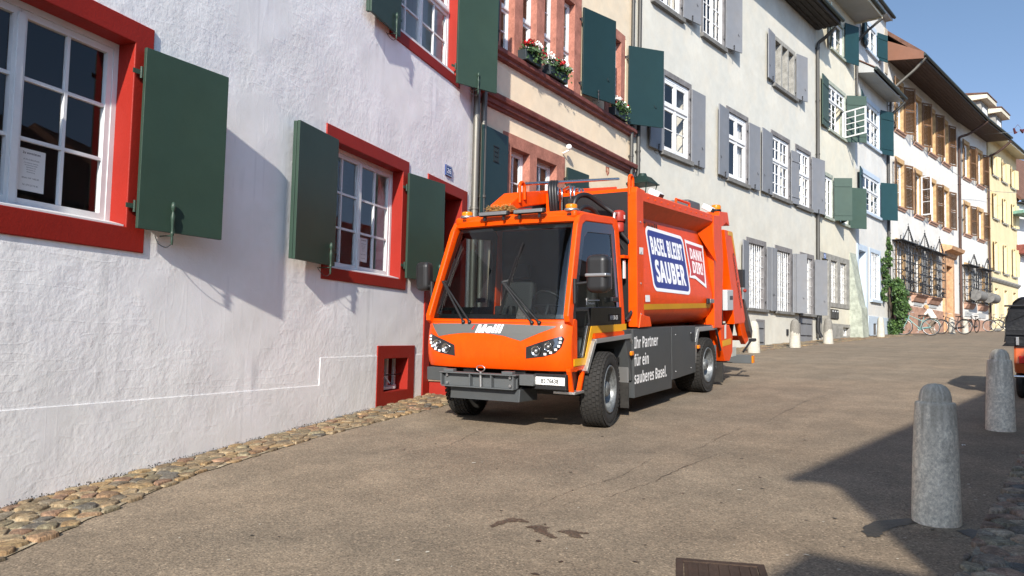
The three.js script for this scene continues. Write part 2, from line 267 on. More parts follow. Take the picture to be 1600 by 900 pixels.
  function pave(name, label, frame, u0, u1, wOf, wMin, pitchU, pitchW, seed, mats, nParts, bedMat, lift) {
    // frame: {x, z, az, s}; stones fill u0..u1 along it and wMin..wOf(u) to its right
    const r = rng(seed), du = hd(frame.az), dn = hd(frame.az + 90), grp = new THREE.Group(); grp.name = uniq(name); scene.add(grp); struct(grp); grp.userData.label = label;
    const W = (u, w) => [frame.x + du.x * u + dn.x * w, frame.z + du.z * u + dn.z * w];
    { // bed
      const v = [], ix = [], uvs = []; let k = 0; for (let u = u0; u <= u1 + 1e-6; u += .2, k++) { for (const w of [wMin + (wMin === 0 && name === 'cobbled_pavement' ? .03 : -.02), wOf(u) - .05 - .02 * Math.sin(u * 21) * Math.sin(u * 7.3)]) { const [x, z] = W(u, w); v.push(x, gy(x, z) + lift, z); uvs.push(x, z); } if (k) { const a = k * 2; ix.push(a - 2, a - 1, a, a, a - 1, a + 1); } }
      const gg = new THREE.BufferGeometry(); gg.setAttribute('position', new THREE.Float32BufferAttribute(v, 3)); gg.setAttribute('uv', new THREE.Float32BufferAttribute(uvs, 2)); gg.setIndex(ix); gg.computeVertexNormals(); if (gg.attributes.normal.getY(0) < 0) { gg.setIndex(ix.reverse()); gg.computeVertexNormals(); } M('joint_sand', gg, bedMat, grp);
    }
    const seeds = []; let row = 0;
    for (let u = u0; u < u1; u += pitchU, row++) for (let w = wMin + (row & 1 ? .5 : 0) * pitchW - pitchW * .3; w < 3.2; w += pitchW) seeds.push([u + (r() - .5) * pitchU * .75, w + (r() - .5) * pitchW * .6]);
    const out = [];
    for (const s of seeds) {
      const lim = wOf(s[0]); if (s[1] > lim - pitchW * .15 || s[1] < wMin - .02) continue;
      let P = rect(s[0] - pitchU * 1.4, s[0] + pitchU * 1.4, Math.max(wMin, s[1] - pitchW * 1.4), Math.min(lim - r() * .06, s[1] + pitchW * 1.4)); { const k = (r() - .5) * .6; P = clip(P, k, 1, lim - r() * .03 + k * s[0]); }
      for (const q of seeds) { if (q === s) continue; const dx = q[0] - s[0], dz = q[1] - s[1]; if (dx * dx + dz * dz > 9 * pitchU * pitchW) continue; const L = Math.hypot(dx, dz); P = clip(P, dx / L, dz / L, (dx * (s[0] + q[0]) / 2 + dz * (s[1] + q[1]) / 2) / L - .004 - r() * .004); if (P.length < 3) break; }
      if (P.length < 3) continue;
      for (let it = 0; it < 2; it++) { const Q = []; for (let i = 0; i < P.length; i++) { const a = P[i], b = P[(i + 1) % P.length]; Q.push([a[0] * .82 + b[0] * .18, a[1] * .82 + b[1] * .18], [a[0] * .18 + b[0] * .82, a[1] * .18 + b[1] * .82]); } P = Q; if (P.length > 12) break; }
      let ar = 0; for (let i = 0; i < P.length; i++) { const a = P[i], b = P[(i + 1) % P.length]; ar += a[0] * b[1] - a[1] * b[0]; } if (Math.abs(ar) < .006) continue;
      const cu = P.reduce((t, p) => t + p[0], 0) / P.length, cw = P.reduce((t, p) => t + p[1], 0) / P.length, [cx, cz] = W(cu, cw), hgt = .006 + r() * .018, tx = (r() - .5) * .05, tz = (r() - .5) * .05;
      const v = [0, hgt * 1.12, 0], uvs = [cx, cz], ix = [], n = P.length;
      for (const [k, hh] of [[.82, 1], [.955, .66], [1, -.4]]) for (const p of P) { const [x, z] = W(cu + (p[0] - cu) * k, cw + (p[1] - cw) * k); const lx = x - cx, lz = z - cz; v.push(lx, hgt * hh + lx * tx + lz * tz, lz); uvs.push(x, z); }
      const flip = ar > 0;
      const tri = (a, b, c) => flip ? ix.push(a, c, b) : ix.push(a, b, c);
      for (let i = 0; i < n; i++) { const j = (i + 1) % n; tri(0, 1 + j, 1 + i); for (let q = 0; q < 2; q++) { const a = 1 + q * n + i, b = 1 + q * n + j; tri(a, b, a + n); tri(b, b + n, a + n); } }
      const gg = new THREE.BufferGeometry(); gg.setAttribute('position', new THREE.Float32BufferAttribute(v, 3)); gg.setAttribute('uv', new THREE.Float32BufferAttribute(uvs, 2)); gg.setIndex(ix); gg.computeVertexNormals();
      if (gg.attributes.normal.getY(0) < 0) { const a = gg.index.array; for (let i = 0; i < a.length; i += 3) { const t = a[i]; a[i] = a[i + 1]; a[i + 1] = t; } gg.computeVertexNormals(); }
      const slope = V(-.4695 * .056, 1, .8829 * .056).normalize(); gg.applyQuaternion(new THREE.Quaternion().setFromUnitVectors(V(0, 1, 0), slope));
      out.push({ d: Math.hypot(cx, cz), cx, cz, gg, m: mats[(r() * mats.length) | 0] });
    }
    out.sort((a, b) => a.d - b.d);
    out.slice(0, nParts).forEach((o) => { const m = M('paving_stone', o.gg, o.m, grp); m.position.set(o.cx, gy(o.cx, o.cz) + lift, o.cz); });
    const rest = new Map(); out.slice(nParts).forEach((o) => { o.gg.translate(o.cx, gy(o.cx, o.cz) + lift, o.cz); if (!rest.has(o.m)) rest.set(o.m, []); rest.get(o.m).push(o.gg); });
    for (const [m, l] of rest) { const q = M('distant_paving', l, m, grp); q.userData.kind = 'stuff'; }
  }
  const lerpOf = (tab) => (u) => { if (u <= tab[0][0]) return tab[0][1]; for (let k = 0; k + 1 < tab.length; k++) if (u <= tab[k + 1][0]) { const t = (u - tab[k][0]) / (tab[k + 1][0] - tab[k][0]); return tab[k][1] + (tab[k + 1][1] - tab[k][1]) * t; } return tab[tab.length - 1][1]; };
  const sand = std(.50, .42, .30, { map: T.cobble, bumpMap: T.graniteB, bumpScale: .003, roughness: 1 }), greySand = std(.28, .265, .23, { map: T.cobble, bumpMap: T.graniteB, bumpScale: .003, roughness: 1 });
  pave('cobbled_strip', 'strip of tan river cobbles along the white wall', { x: -3.613, z: -5.609, az: 19.3 }, -1.6, 9.2, lerpOf([[-.85, 1.1], [0, .86], [1.26, .6], [2.2, .56], [3.4, .57], [5, .72], [6.4, .86], [9, 1.2]]), .0, .15, .12, 901, stoneMats, 300, sand, .008);
  pave('cobbled_pavement', 'grey and reddish cobbled pavement at the right edge', { x: 2.41, z: -4.24, az: 37.6 }, -2.2, 6.2, () => 1.9, .0, .115, .215, 902, greyMats, 300, greySand, .008);
  pave('cobbled_verge', 'narrow cobbled verge along the foot of the far white houses', { x: 10.526, z: -29.0, az: 39.5 }, -9, 13.4, () => 1.25, .0, .26, .22, 903, stoneMats, 0, sand, .006);
  // cast-iron drain cover at the bottom edge of the picture
  const dg = tag(frameAt(new THREE.Group(), 1.15, -4.19, 12, gy(1.15, -4.19) + .004), 'rusty brown iron drain cover set in the asphalt', 'drain cover'); dg.name = 'drain_cover'; scene.add(dg); dg.rotation.z = .05;
  const rust = std(.07, .045, .032, { roughness: .7, metalness: .35, map: T.stone });
  M('frame', [bx(-.26, .26, 0, .012, .20, .24), bx(-.26, .26, 0, .012, -.24, -.20), bx(-.26, -.22, 0, .012, -.2, .2), bx(.22, .26, 0, .012, -.2, .2)], rust, dg);
  M('plate', bx(-.215, .215, 0, .006, -.195, .195), rust, dg);
  for (let k = 0; k < 7; k++) M('rib', bx(-.2, .2, .006, .014, -.175 + k * .055, -.155 + k * .055), rust, dg);
}

// ---------------------------------------------------------------- building blocks of the houses
// every house is a Group whose local x runs along its front, local z points into the street; y is absolute height
const cache = new Map();
function planeG(w, h) { const k = w.toFixed(3) + 'x' + h.toFixed(3); if (!cache.has(k)) cache.set(k, new THREE.PlaneGeometry(w, h)); return cache.get(k); }
const tilt = rng(4242);
function house(name, label, x, z, az) { return frameAt(thing(name, label, 'house'), x, z, az); }
function front(H, m, u0, u1, y0, y1, holes, depth = 8, thick = .42) {
  M('wall', poly(rect(u0, u1, y0, y1), -thick, 0, 0, holes.map((h) => rect(h[0], h[1], h[2], h[3]))), m, H);
  // the rest of the building behind the front wall: sides, back, ceiling and an inner floor
  M('side_wall', bx(u0, u0 + .3, y0, y1, -depth, -thick - .003), m, H); M('side_wall', bx(u1 - .3, u1, y0, y1, -depth, -thick - .003), m, H);
  M('rear_wall', bx(u0 + .301, u1 - .301, y0, y1, -depth, -depth + .3), m, H);
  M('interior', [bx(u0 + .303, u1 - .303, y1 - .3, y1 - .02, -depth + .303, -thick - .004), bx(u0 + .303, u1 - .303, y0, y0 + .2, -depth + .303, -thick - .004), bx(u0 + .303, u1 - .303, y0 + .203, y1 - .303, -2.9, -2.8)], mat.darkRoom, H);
}
function surround(W, o, u0, u1, y0, y1, m) { // stone frame round an opening u0..u1, y0..y1
  const { jw = .2, lt = .2, sb = .2, proud = .02, dep = .24 } = o;
  return M('surround', poly(rect(u0 - jw, u1 + jw, y0 - sb, y1 + lt), -dep, proud, o.bevel ?? .006, [rect(u0, u1, y0, y1)]), m, W);
}
function win(H, u0, u1, y0, y1, o = {}) {
  // o: z plane of the glass, leaves, bars [cols, rows] per leaf, tr = transom height share, fw frame width, mat
  const { z = -.2, leaves = 2, bars = [2, 3], tr = 0, fw = .045, st = .05, m = mat.whiteWood, trBars = [bars[0], 1], curtain = 0, open = -1 } = o;
  const W = part('window', H); if (o.label) W.userData.label = o.label;
  if (o.sur) surround(W, o.sur, u0, u1, y0, y1, o.sur.m);
  const fr = [], gb = [], panes = [];
  const Z0 = z - .025, Z1 = z + .035;
  fr.push(bx(u0, u0 + fw, y0, y1, Z0, Z1), bx(u1 - fw, u1, y0, y1, Z0, Z1), bx(u0 + fw, u1 - fw, y0, y0 + fw, Z0, Z1), bx(u0 + fw, u1 - fw, y1 - fw, y1, Z0, Z1));
  const yt = tr ? y0 + (y1 - y0) * tr : y1 - fw, iw = (u1 - u0 - 2 * fw) / leaves;
  if (tr) fr.push(rb(u0 + fw, u1 - fw, yt - .035, yt + .035, Z0 - .004, Z1 + .03, .02));
  const leafF = (a, b, c, d, [nc, nr], list = fr, glist = gb, plist = panes) => { // one sash
    const s = st, z0 = z - .018, z1 = z + .028;
    list.push(bx(a + .003, a + s, c + .003, d - .003, z0, z1), bx(b - s, b - .003, c + .003, d - .003, z0, z1), bx(a + s, b - s, c + .003, c + s, z0, z1), bx(a + s, b - s, d - s, d - .003, z0, z1));
    const pw = (b - a - 2 * s) / nc, ph = (d - c - 2 * s) / nr, t = o.bt || .011;
    for (let i = 1; i < nc; i++) glist.push(bx(a + s + pw * i - t, a + s + pw * i + t, c + s, d - s, z - .012, z + .02));
    for (let j = 1; j < nr; j++) glist.push(bx(a + s, b - s, c + s + ph * j - t, c + s + ph * j + t, z - .0135, z + .0185));
    for (let i = 0; i < nc; i++) for (let j = 0; j < nr; j++) plist.push([a + s + pw * (i + .5), c + s + ph * (j + .5), pw, ph]);
  };
  for (let k = 0; k < leaves; k++) {
    const a = u0 + fw + iw * k, b = a + iw;
    if (k !== open) leafF(a, b, y0 + fw, yt - (tr ? .035 : 0), bars);
    if (tr) leafF(a, b, yt + .035, y1 - fw, trBars);
  }
  if (leaves > 1) for (let k = 1; k < leaves; k++) { const c = u0 + fw + iw * k; if (k !== open && k - 1 !== open) fr.push(bx(c - .028, c + .028, y0 + fw, yt - .036, z + .029, z + .045)); if (tr) fr.push(bx(c - .03, c + .03, yt + .036, y1 - fw, z + .0295, z + .045)); }
  M('frame', fr, m, W);
  if (gb.length) M('glazing_bars', gb, m, W);
  for (const [cx, cy, w, h] of panes) { const p = M('pane', planeG(w, h), mat.glass, W); p.position.set(cx, cy, z); p.rotation.set((tilt() - .5) * .012, (tilt() - .5) * .012, 0); }
  if (curtain) for (const [a, b] of curtain === 1 ? [[u0 + .03, u0 + (u1 - u0) * .28], [u1 - (u1 - u0) * .28, u1 - .03]] : [[u0 + .03, u1 - .03]]) {
    const g = new THREE.PlaneGeometry(b - a, y1 - y0 - .06, 40, 1), p = g.attributes.position; for (let i = 0; i < p.count; i++) p.setZ(i, Math.sin(p.getX(i) * 31 + a * 9) * .012 + Math.sin(p.getX(i) * 13) * .01); g.computeVertexNormals(); at(g, (a + b) / 2, (y0 + y1) / 2, z - .14); M('curtain', g, mat.curtain, W);
  }
  if (o.sill) { const s = o.sill; M('sill', rb(u0 - (s.e ?? .08), u1 + (s.e ?? .08), y0 - s.h - (s.dy || 0), y0 - (s.dy || 0), z - .02 + (s.in || 0), s.out, .008), s.m, W); }
  if (o.grille) { const q = []; const n = o.grille, zz = o.gz ?? -.03; for (let i = 1; i < n; i++) q.push(rod([u0 + (u1 - u0) * i / n, y0, zz], [u0 + (u1 - u0) * i / n, y1, zz], .011, 5)); for (let j = 1; j < 6; j++) q.push(bx(u0, u1, y0 + (y1 - y0) * j / 6 - .008, y0 + (y1 - y0) * j / 6 + .008, zz - .012, zz + .012)); M('grille', q, m, W); }
  if (open >= 0) { // one leaf swung outwards into the street
    const L = part('window_leaf', W), f = [], g = [], ps = []; leafF(0, iw, y0 + fw, yt - (tr ? .035 : 0), bars, f, g, ps);
    const s = [...f, ...g].map((q) => at(q, 0, 0, -z)); M('leaf_frame', s, m, L);
    for (const [cx, cy, w, h] of ps) { const p = M('pane', planeG(w, h), mat.glass, L); p.position.set(cx, cy, 0); }
    L.position.set(u0 + fw + iw * (open ? 2 : 0), 0, .02); L.rotation.y = open ? Math.PI + o.openA * RAD : -o.openA * RAD;
    // flatten: sub-parts sit directly under the window
    L.updateMatrix(); for (const c of [...L.children]) { c.applyMatrix4(L.matrix); W.add(c); } W.remove(L);
  }
  return W;
}
function turned() { return lathe([[0, 0], [.008, .0], [.010, .05], [.007, .075], [.014, .09], [.014, .105], [.008, .12], [.011, .17], [.016, .22], [.017, .25], [.010, .285], [.010, .30], [.018, .32], [.020, .345], [.013, .37], [.006, .38], [0, .383]], 10); }
function shutter(H, hu, dir, w, y0, y1, ang, m, o = {}) {
  // hinge at hu; dir +1 opens to the right of the hinge, -1 to the left; ang = how far the free edge stands off the wall
  const { off = .05, t = .036, style = 'board', stay = null } = o;
  const a = dir > 0 ? 0 : -w, b = dir > 0 ? w : 0, h = y1 - y0, g = [];
  if (style === 'louvre') {
    g.push(bx(a, a + .09, 0, h, 0, t), bx(b - .09, b, 0, h, 0, t), bx(a + .09, b - .09, 0, .1, 0, t), bx(a + .09, b - .09, h - .1, h, 0, t), bx(a + .09, b - .09, h * .5 - .05, h * .5 + .05, 0, t));
    const n = Math.round(h / .085); for (let k = 1; k < n; k++) { const y = .1 + (h - .2) * k / n; if (Math.abs(y - h / 2) < .07) continue; const q = bx(a + .09, b - .09, -.035, .035, -.005, .005); q.rotateX(.75); g.push(at(q, 0, y, t / 2)); }
  } else g.push(rb(a, b, 0, h, 0, t, .004));
  const S = M('shutter', g, m, H); S.position.set(hu, y0, off); S.rotation.y = (dir > 0 ? -ang : ang) * RAD; if (o.label) S.userData.label = o.label;
  if (style === 'batten') for (const y of [h * .14, h * .82]) M('batten', rb(a + .03, b - .03, y - .05, y + .05, t, t + .022, .004), m, S);
  if (style === 'backbatten') for (const y of [h * .14, h * .84]) M('batten', rb(a + .03, b - .03, y - .05, y + .05, -.024, -.001, .004), m, S);
  if (style === 'twofold') M('shutter_edge', rb(a - .004, a + .05, .006, h - .006, -.045, -.002, .004), m, S);
  for (const y of o.hinges || [h * .12, h * .86]) M('hinge', [bx(-.06 * dir - .03, -.06 * dir + .05, y - .02, y + .02, -.012, -.003), rod([-.012 * dir, y - .05, -.006], [-.012 * dir, y + .05, -.006], .012, 8)], o.hm || m, S);
  if (stay) { const q = turned(); q.scale(1.15, stay.s || 1, 1.15); M('stay', [at(q, (stay.u ?? .5) * w * dir, -.11, t + .03), rod([(stay.u ?? .5) * w * dir, -.03, t + .03], [(stay.u ?? .5) * w * dir - .02, -.03, -off - .02], .006, 6)], o.hm || m, S); M('chain', tube([[(stay.u ?? .5) * w * dir, -.1, t + .03], [(stay.u ?? .5) * w * dir - .03, -.135, t], [(stay.u ?? .5) * w * dir - .08, -.11, 0], [(stay.u ?? .5) * w * dir - .09, -.035, -off + .01]], .004, 14, 5), mat.iron, S); }
  if (o.hook) M('hook', [tube([[w * dir * .8, h * .25, t + .004], [w * dir * .8 - .02, h * .25 - .02, t + .02], [w * dir * .8 - .06, h * .25, t + .02], [w * dir * .8 - .06, h * .25 + .05, t + .006]], .006, 12, 5)], mat.iron, S);
  return S;
}
function pipe(H, name, u, y0, y1, r, m, o = {}) { // rainwater pipe with collars
  const z = o.z ?? .09, pts = [[u, y0, z], [u, y1, z]];
  const g = [rod(pts[0], pts[1], r, 12)];
  for (let y = y0 + .8; y < y1; y += 2.2) g.push(at(new THREE.CylinderGeometry(r * 1.22, r * 1.22, .05, 12), u, y, z), bx(u - .012, u + .012, y - .02, y + .02, 0, z));
  if (o.top) g.push(tube([[u, y1 - .02, z], [u, y1 + .15, z + .03], ...o.top], r, 24, 10));
  return M(name, g, m, H);
}
function eave(H, u0, u1, y, out, o = {}) { // soffit, fascia, gutter and a tiled slope above
  const { soffit = mat.soffitDark, fascia = soffit, gutter = mat.gutterGreen, depth = 8, pitch = 42, rise = .0 } = o;
  M('soffit', profile([[-.05, y], [out, y - rise], [out, y - rise + .06], [-.05, y + .06]], u0, u1), soffit, H);
  M('fascia', bx(u0, u1, y - rise - .03, y - rise + .2, out + .002, out + .03), fascia, H);
  const gut = new THREE.CylinderGeometry(.075, .075, u1 - u0 + .1, 10, 1, false); gut.rotateZ(Math.PI / 2); M('gutter', at(gut, (u0 + u1) / 2, y - rise + .16, out + .11), gutter, H);
  const k = Math.tan(pitch * RAD), back = depth / 2, g = poly([[out + .12, y - rise + .26], [-back, y - rise + .26 + (back + out) * k], [-depth - .4, y + .2], [-depth - .4, y + .08], [-back, y + .1 + (back + out) * k - .25], [out - .05, y - rise + .15]], u0 - .05, u1 + .05);
  M('roof', zyx(g), mat.roofTile, H);
  for (const u of [u0 + .04, u1 - .16]) M('gable', profile([[-.1, y + .03], [-back, y + (back - .2) * k], [-depth, y + .03]], u, u + .12), o.gable || soffit, H);
}
function zyx(g) { // a profile drawn as (z, y) and extruded along the third axis becomes a run along x
  const p = g.attributes.position, n = g.attributes.normal; for (let i = 0; i < p.count; i++) { const z = p.getX(i), x = p.getZ(i); p.setX(i, x); p.setZ(i, z); const a = n.getX(i); n.setX(i, n.getZ(i)); n.setZ(i, a); }
  g = fin(g); const q = g.attributes.position.array, r = g.attributes.normal.array, u = g.attributes.uv.array; for (let i = 0; i < q.length / 9; i++) { for (let c = 0; c < 3; c++) { let t = q[i * 9 + 3 + c]; q[i * 9 + 3 + c] = q[i * 9 + 6 + c]; q[i * 9 + 6 + c] = t; t = r[i * 9 + 3 + c]; r[i * 9 + 3 + c] = r[i * 9 + 6 + c]; r[i * 9 + 6 + c] = t; } for (let c = 0; c < 2; c++) { const t = u[i * 6 + 2 + c]; u[i * 6 + 2 + c] = u[i * 6 + 4 + c]; u[i * 6 + 4 + c] = t; } }
  return g;
}
function profile(pts, u0, u1) { return zyx(poly(pts, u0, u1)); }   // moulding: (z, y) outline run along the front

// ---------------------------------------------------------------- house 1: white lime plaster, red surrounds, green shutters
{
  const H = house('white_house', 'white plastered house with red window surrounds and green shutters, nearest on the left', -3.613, -5.609, 19.3);
  front(H, mat.white1, -14, 8.62, -1.2, 9.6, [[-1.06, 1.15, 2.16, 4.11], [3.93, 6.12, 2.16, 4.03], [5.42, 7.92, 5.75, 8.3], [6.83, 8.36, .2, 4.0], [5.39, 6.49, .25, 1.31]], 9, .5);
  // old rendered base coat, a finger proud of the wall, stepping up near the cellar window
  M('plinth', poly([[-14, -1.2], [5.368, -1.2], [5.368, 1.186], [3.985, 1.186], [3.975, .855], [0, .885], [-14, .98]], .001, .007, .002), mat.plinth1, H);
  M('plinth', poly([[6.512, -1.2], [6.78, -1.2], [6.78, 1.184], [6.512, 1.186]], .001, .007, .002), mat.plinth1, H);
  const R = { jw: .205, lt: .19, sb: .205, proud: .018, dep: .26, m: mat.red, bevel: .008 };
  const w1 = win(H, -.85, .96, 2.35, 3.94, { z: -.2, bars: [2, 3], sur: R, fw: .05, st: .055, bt: .014, label: 'large near window with red surround' });
  M('sill', profile([[-.22, 2.352], [-.22, 2.41], [-.14, 2.40], [.0, 2.366], [.0, 2.352]], -.84, .95), mat.whiteWood, w1);
  const w2 = win(H, 4.12, 5.95, 2.29, 3.87, { z: -.19, bars: [2, 3], sur: { ...R, lt: .18, sb: .15, jw: .19 }, fw: .05, st: .055, bt: .014, curtain: 0, label: 'window with a paper notice behind the glass' });
  M('sill', profile([[-.22, 2.292], [-.22, 2.35], [-.14, 2.34], [.0, 2.306], [.0, 2.292]], 4.13, 5.94), mat.whiteWood, w2);
  win(H, 5.62, 7.74, 5.9, 8.1, { z: -.17, bars: [2, 2], tr: .5, trBars: [2, 2], sur: { ...R, lt: .2, sb: .17, jw: .2 }, fw: .05, st: .055, bt: .014, sill: { h: .05, out: 0, m: mat.whiteWood, e: -.02, dy: -.05 }, label: 'upper window with red surround' });
  // cellar light
  const cw = part('window', H); cw.userData.label = 'small cellar window in a red frame'; M('surround', poly([[5.37, .2], [6.51, .2], [6.51, 1.325], [5.37, 1.325]], -.42, .016, .008, [[[5.57, .68], [6.29, .68], [6.29, 1.14], [5.57, 1.14]]]), mat.red, cw);
  M('frame', [bx(5.575, 5.62, .69, 1.13, -.22, -.18), bx(5.62, 6.27, .69, .74, -.22, -.16), bx(5.98, 6.03, .74, 1.13, -.21, -.17), bx(6.23, 6.275, .74, 1.13, -.22, -.18), rod([5.64, 1.1, -.2], [5.95, .78, -.1], .012, 6), bx(5.6, 6.05, .70, .735, -.16, -.06)], mat.whiteWood, cw); M('pane', at(new THREE.PlaneGeometry(.64, .38), 5.94, .93, -.2), mat.glass, cw);
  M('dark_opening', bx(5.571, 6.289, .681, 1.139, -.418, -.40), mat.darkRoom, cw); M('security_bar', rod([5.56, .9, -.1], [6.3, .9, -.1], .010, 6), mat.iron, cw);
  // front door
  const D = part('doorway', H); M('door_frame', poly(rect(6.80, 8.40, -.2, 4.02), -.30, .02, .008, [rect(7.02, 8.16, .3, 3.84)]), mat.red, D);
  M('door_leaf', bx(7.03, 8.15, .84, 3.83, -.46, -.40), mat.redDoor, D); for (const [a, b] of [[1.0, 1.75], [1.9, 2.7], [2.85, 3.65]]) for (const c of [7.12, 7.62]) M('door_panel', rb(c, c + .42, a, b, -.40, -.375, .012), mat.redDoor, D);
  M('door_handle', [rod([7.13, 1.83, -.38], [7.13, 1.83, -.32], .012), rod([7.13, 1.83, -.32], [7.25, 1.83, -.32], .011)], mat.steel, D);
  const st = part('door_step', H); M('tread', rb(7.0, 8.5, .76, .85, -.35, .5, .02), mat.sandTread, st); M('riser', [bx(7.04, 8.46, .1, .758, .0, .46)], mat.red, st); M('tread', rb(7.25, 8.45, .58, .65, .5, .8, .015), mat.sandTread, st); M('riser', bx(7.28, 8.42, .1, .578, .462, .76), mat.red, st);
  // shutters
  const g1 = mat.green1;
  shutter(H, 1.02, 1, .87, 2.345, 3.915, 10.5, g1, { off: .055, stay: { u: .36 }, style: 'backbatten', label: 'green shutter right of the near window' });
  shutter(H, -.92, -1, .88, 2.345, 3.915, 4, g1, { off: .055, stay: { u: .5 }, style: 'backbatten' });
  shutter(H, 4.06, -1, .90, 2.30, 3.865, 3.6, g1, { off: .07, stay: { u: .17 }, style: 'twofold' });
  shutter(H, 6.02, 1, .93, 2.31, 3.86, 10, g1, { off: .055, stay: { u: .85 }, style: 'backbatten' });
  shutter(H, 7.66, 1, .86, 5.74, 8.15, 31, g1, { off: .055, stay: { u: .5 }, style: 'backbatten', hm: g1 });
  shutter(H, 5.58, -1, .92, 5.74, 8.15, 3, g1, { off: .06, stay: { u: .22 }, style: 'twofold' });
  // blue enamel number plate
  const pl = part('number_plate', H); const T26 = canvasTex(128, 128, (c) => { c.fillStyle = '#1d3a78'; c.fillRect(0, 0, 128, 128); c.strokeStyle = '#dfe6f2'; c.lineWidth = 5; c.strokeRect(7, 7, 114, 114); c.fillStyle = '#eef2f8'; c.font = 'bold 84px sans-serif'; c.textAlign = 'center'; c.textBaseline = 'middle'; c.save(); c.translate(64, 66); c.scale(.92, 1); c.fillText('26', 0, 0); c.restore(); });
  M('plate', rb(7.44, 7.70, 4.13, 4.31, .001, .02, .006), paint(.02, .05, .2), pl); M('numerals', at(new THREE.PlaneGeometry(.25, .17), 7.57, 4.22, .0215), std(1, 1, 1, { map: T26, roughness: .3 }), pl);
  eave(H, -14.2, 8.7, 9.5, .25, { depth: 9 });
  pipe(H, 'rainwater_pipe', 8.52, .75, 9.5, .06, mat.zinc, { z: .10 });
  // dirt band and scuffs where the render meets the cobbles: blackish algae specks with ragged outlines
  const r = rng(88), dirt = std(.07, .07, .06, { roughness: 1 }), q = [];
  for (let k = 0; k < 3000; k++) { const u = -3 + r() * 9.6; if (u > 5.2 && u < 6.6) continue; const y = gy(-3.613 + .3305 * u, -5.609 - .9438 * u) + .012 + Math.pow(r(), 3) * .03, s = .001 + r() * .004, n = 5 + (r() * 3 | 0), P = []; for (let i = 0; i < n; i++) { const a = i / n * 6.283, d = s * (.5 + r()); P.push([u + Math.cos(a) * d, y + Math.sin(a) * d * 1.5]); } const g = new THREE.ShapeGeometry(new THREE.Shape(P.map((p) => new THREE.Vector2(...p)))); q.push(at(g, 0, 0, .0078 + r() * .0006)); }
  M('algae_specks', q, dirt, H).userData.kind = 'stuff';
  // notices taped inside the glass
  const notice = (lines, w, h) => canvasTex(w, h, (c) => { c.fillStyle = '#e9e9e6'; c.fillRect(0, 0, w, h); c.fillStyle = '#333'; c.textAlign = 'center'; for (const [t, y, s, b] of lines) { c.font = (b ? 'bold ' : '') + s + 'px sans-serif'; c.fillText(t, w / 2, y); } });
  const nt = notice([['Zu vermieten', 60, 36, 1], ['als 4½-Zi-Büro/Praxis', 128, 22], ['mit moderner Teeküche,', 164, 17], ['Vorratsschrank, Keller', 190, 17], ['Wohnfläche und', 216, 17], ['WC/Dusche zur', 242, 17], ['Mitbenutzung', 268, 17], ['Miete: CHF 1\'480.00', 340, 25], ['Tel. 079 323 76 40', 420, 25]], 360, 480);
  const n1 = tag(new THREE.Group(), 'white rental notice taped inside the large near window', 'notice', 'paper notices'); n1.name = uniq('paper_notice'); scene.add(n1); frameAt(n1, -3.613, -5.609, 19.3);
  M('sheet', at(new THREE.PlaneGeometry(.235, .325), .245, 2.69, -.215), std(.9, .9, .9, { map: nt, roughness: .8 }), n1);
  const n2 = tag(new THREE.Group(), 'white notice in the window right of the near shutter', 'notice', 'paper notices'); n2.name = uniq('paper_notice'); scene.add(n2); frameAt(n2, -3.613, -5.609, 19.3);
  M('sheet', at(new THREE.PlaneGeometry(.21, .33), 5.26, 2.64, -.205), std(.9, .9, .9, { map: nt, roughness: .8 }), n2);
}

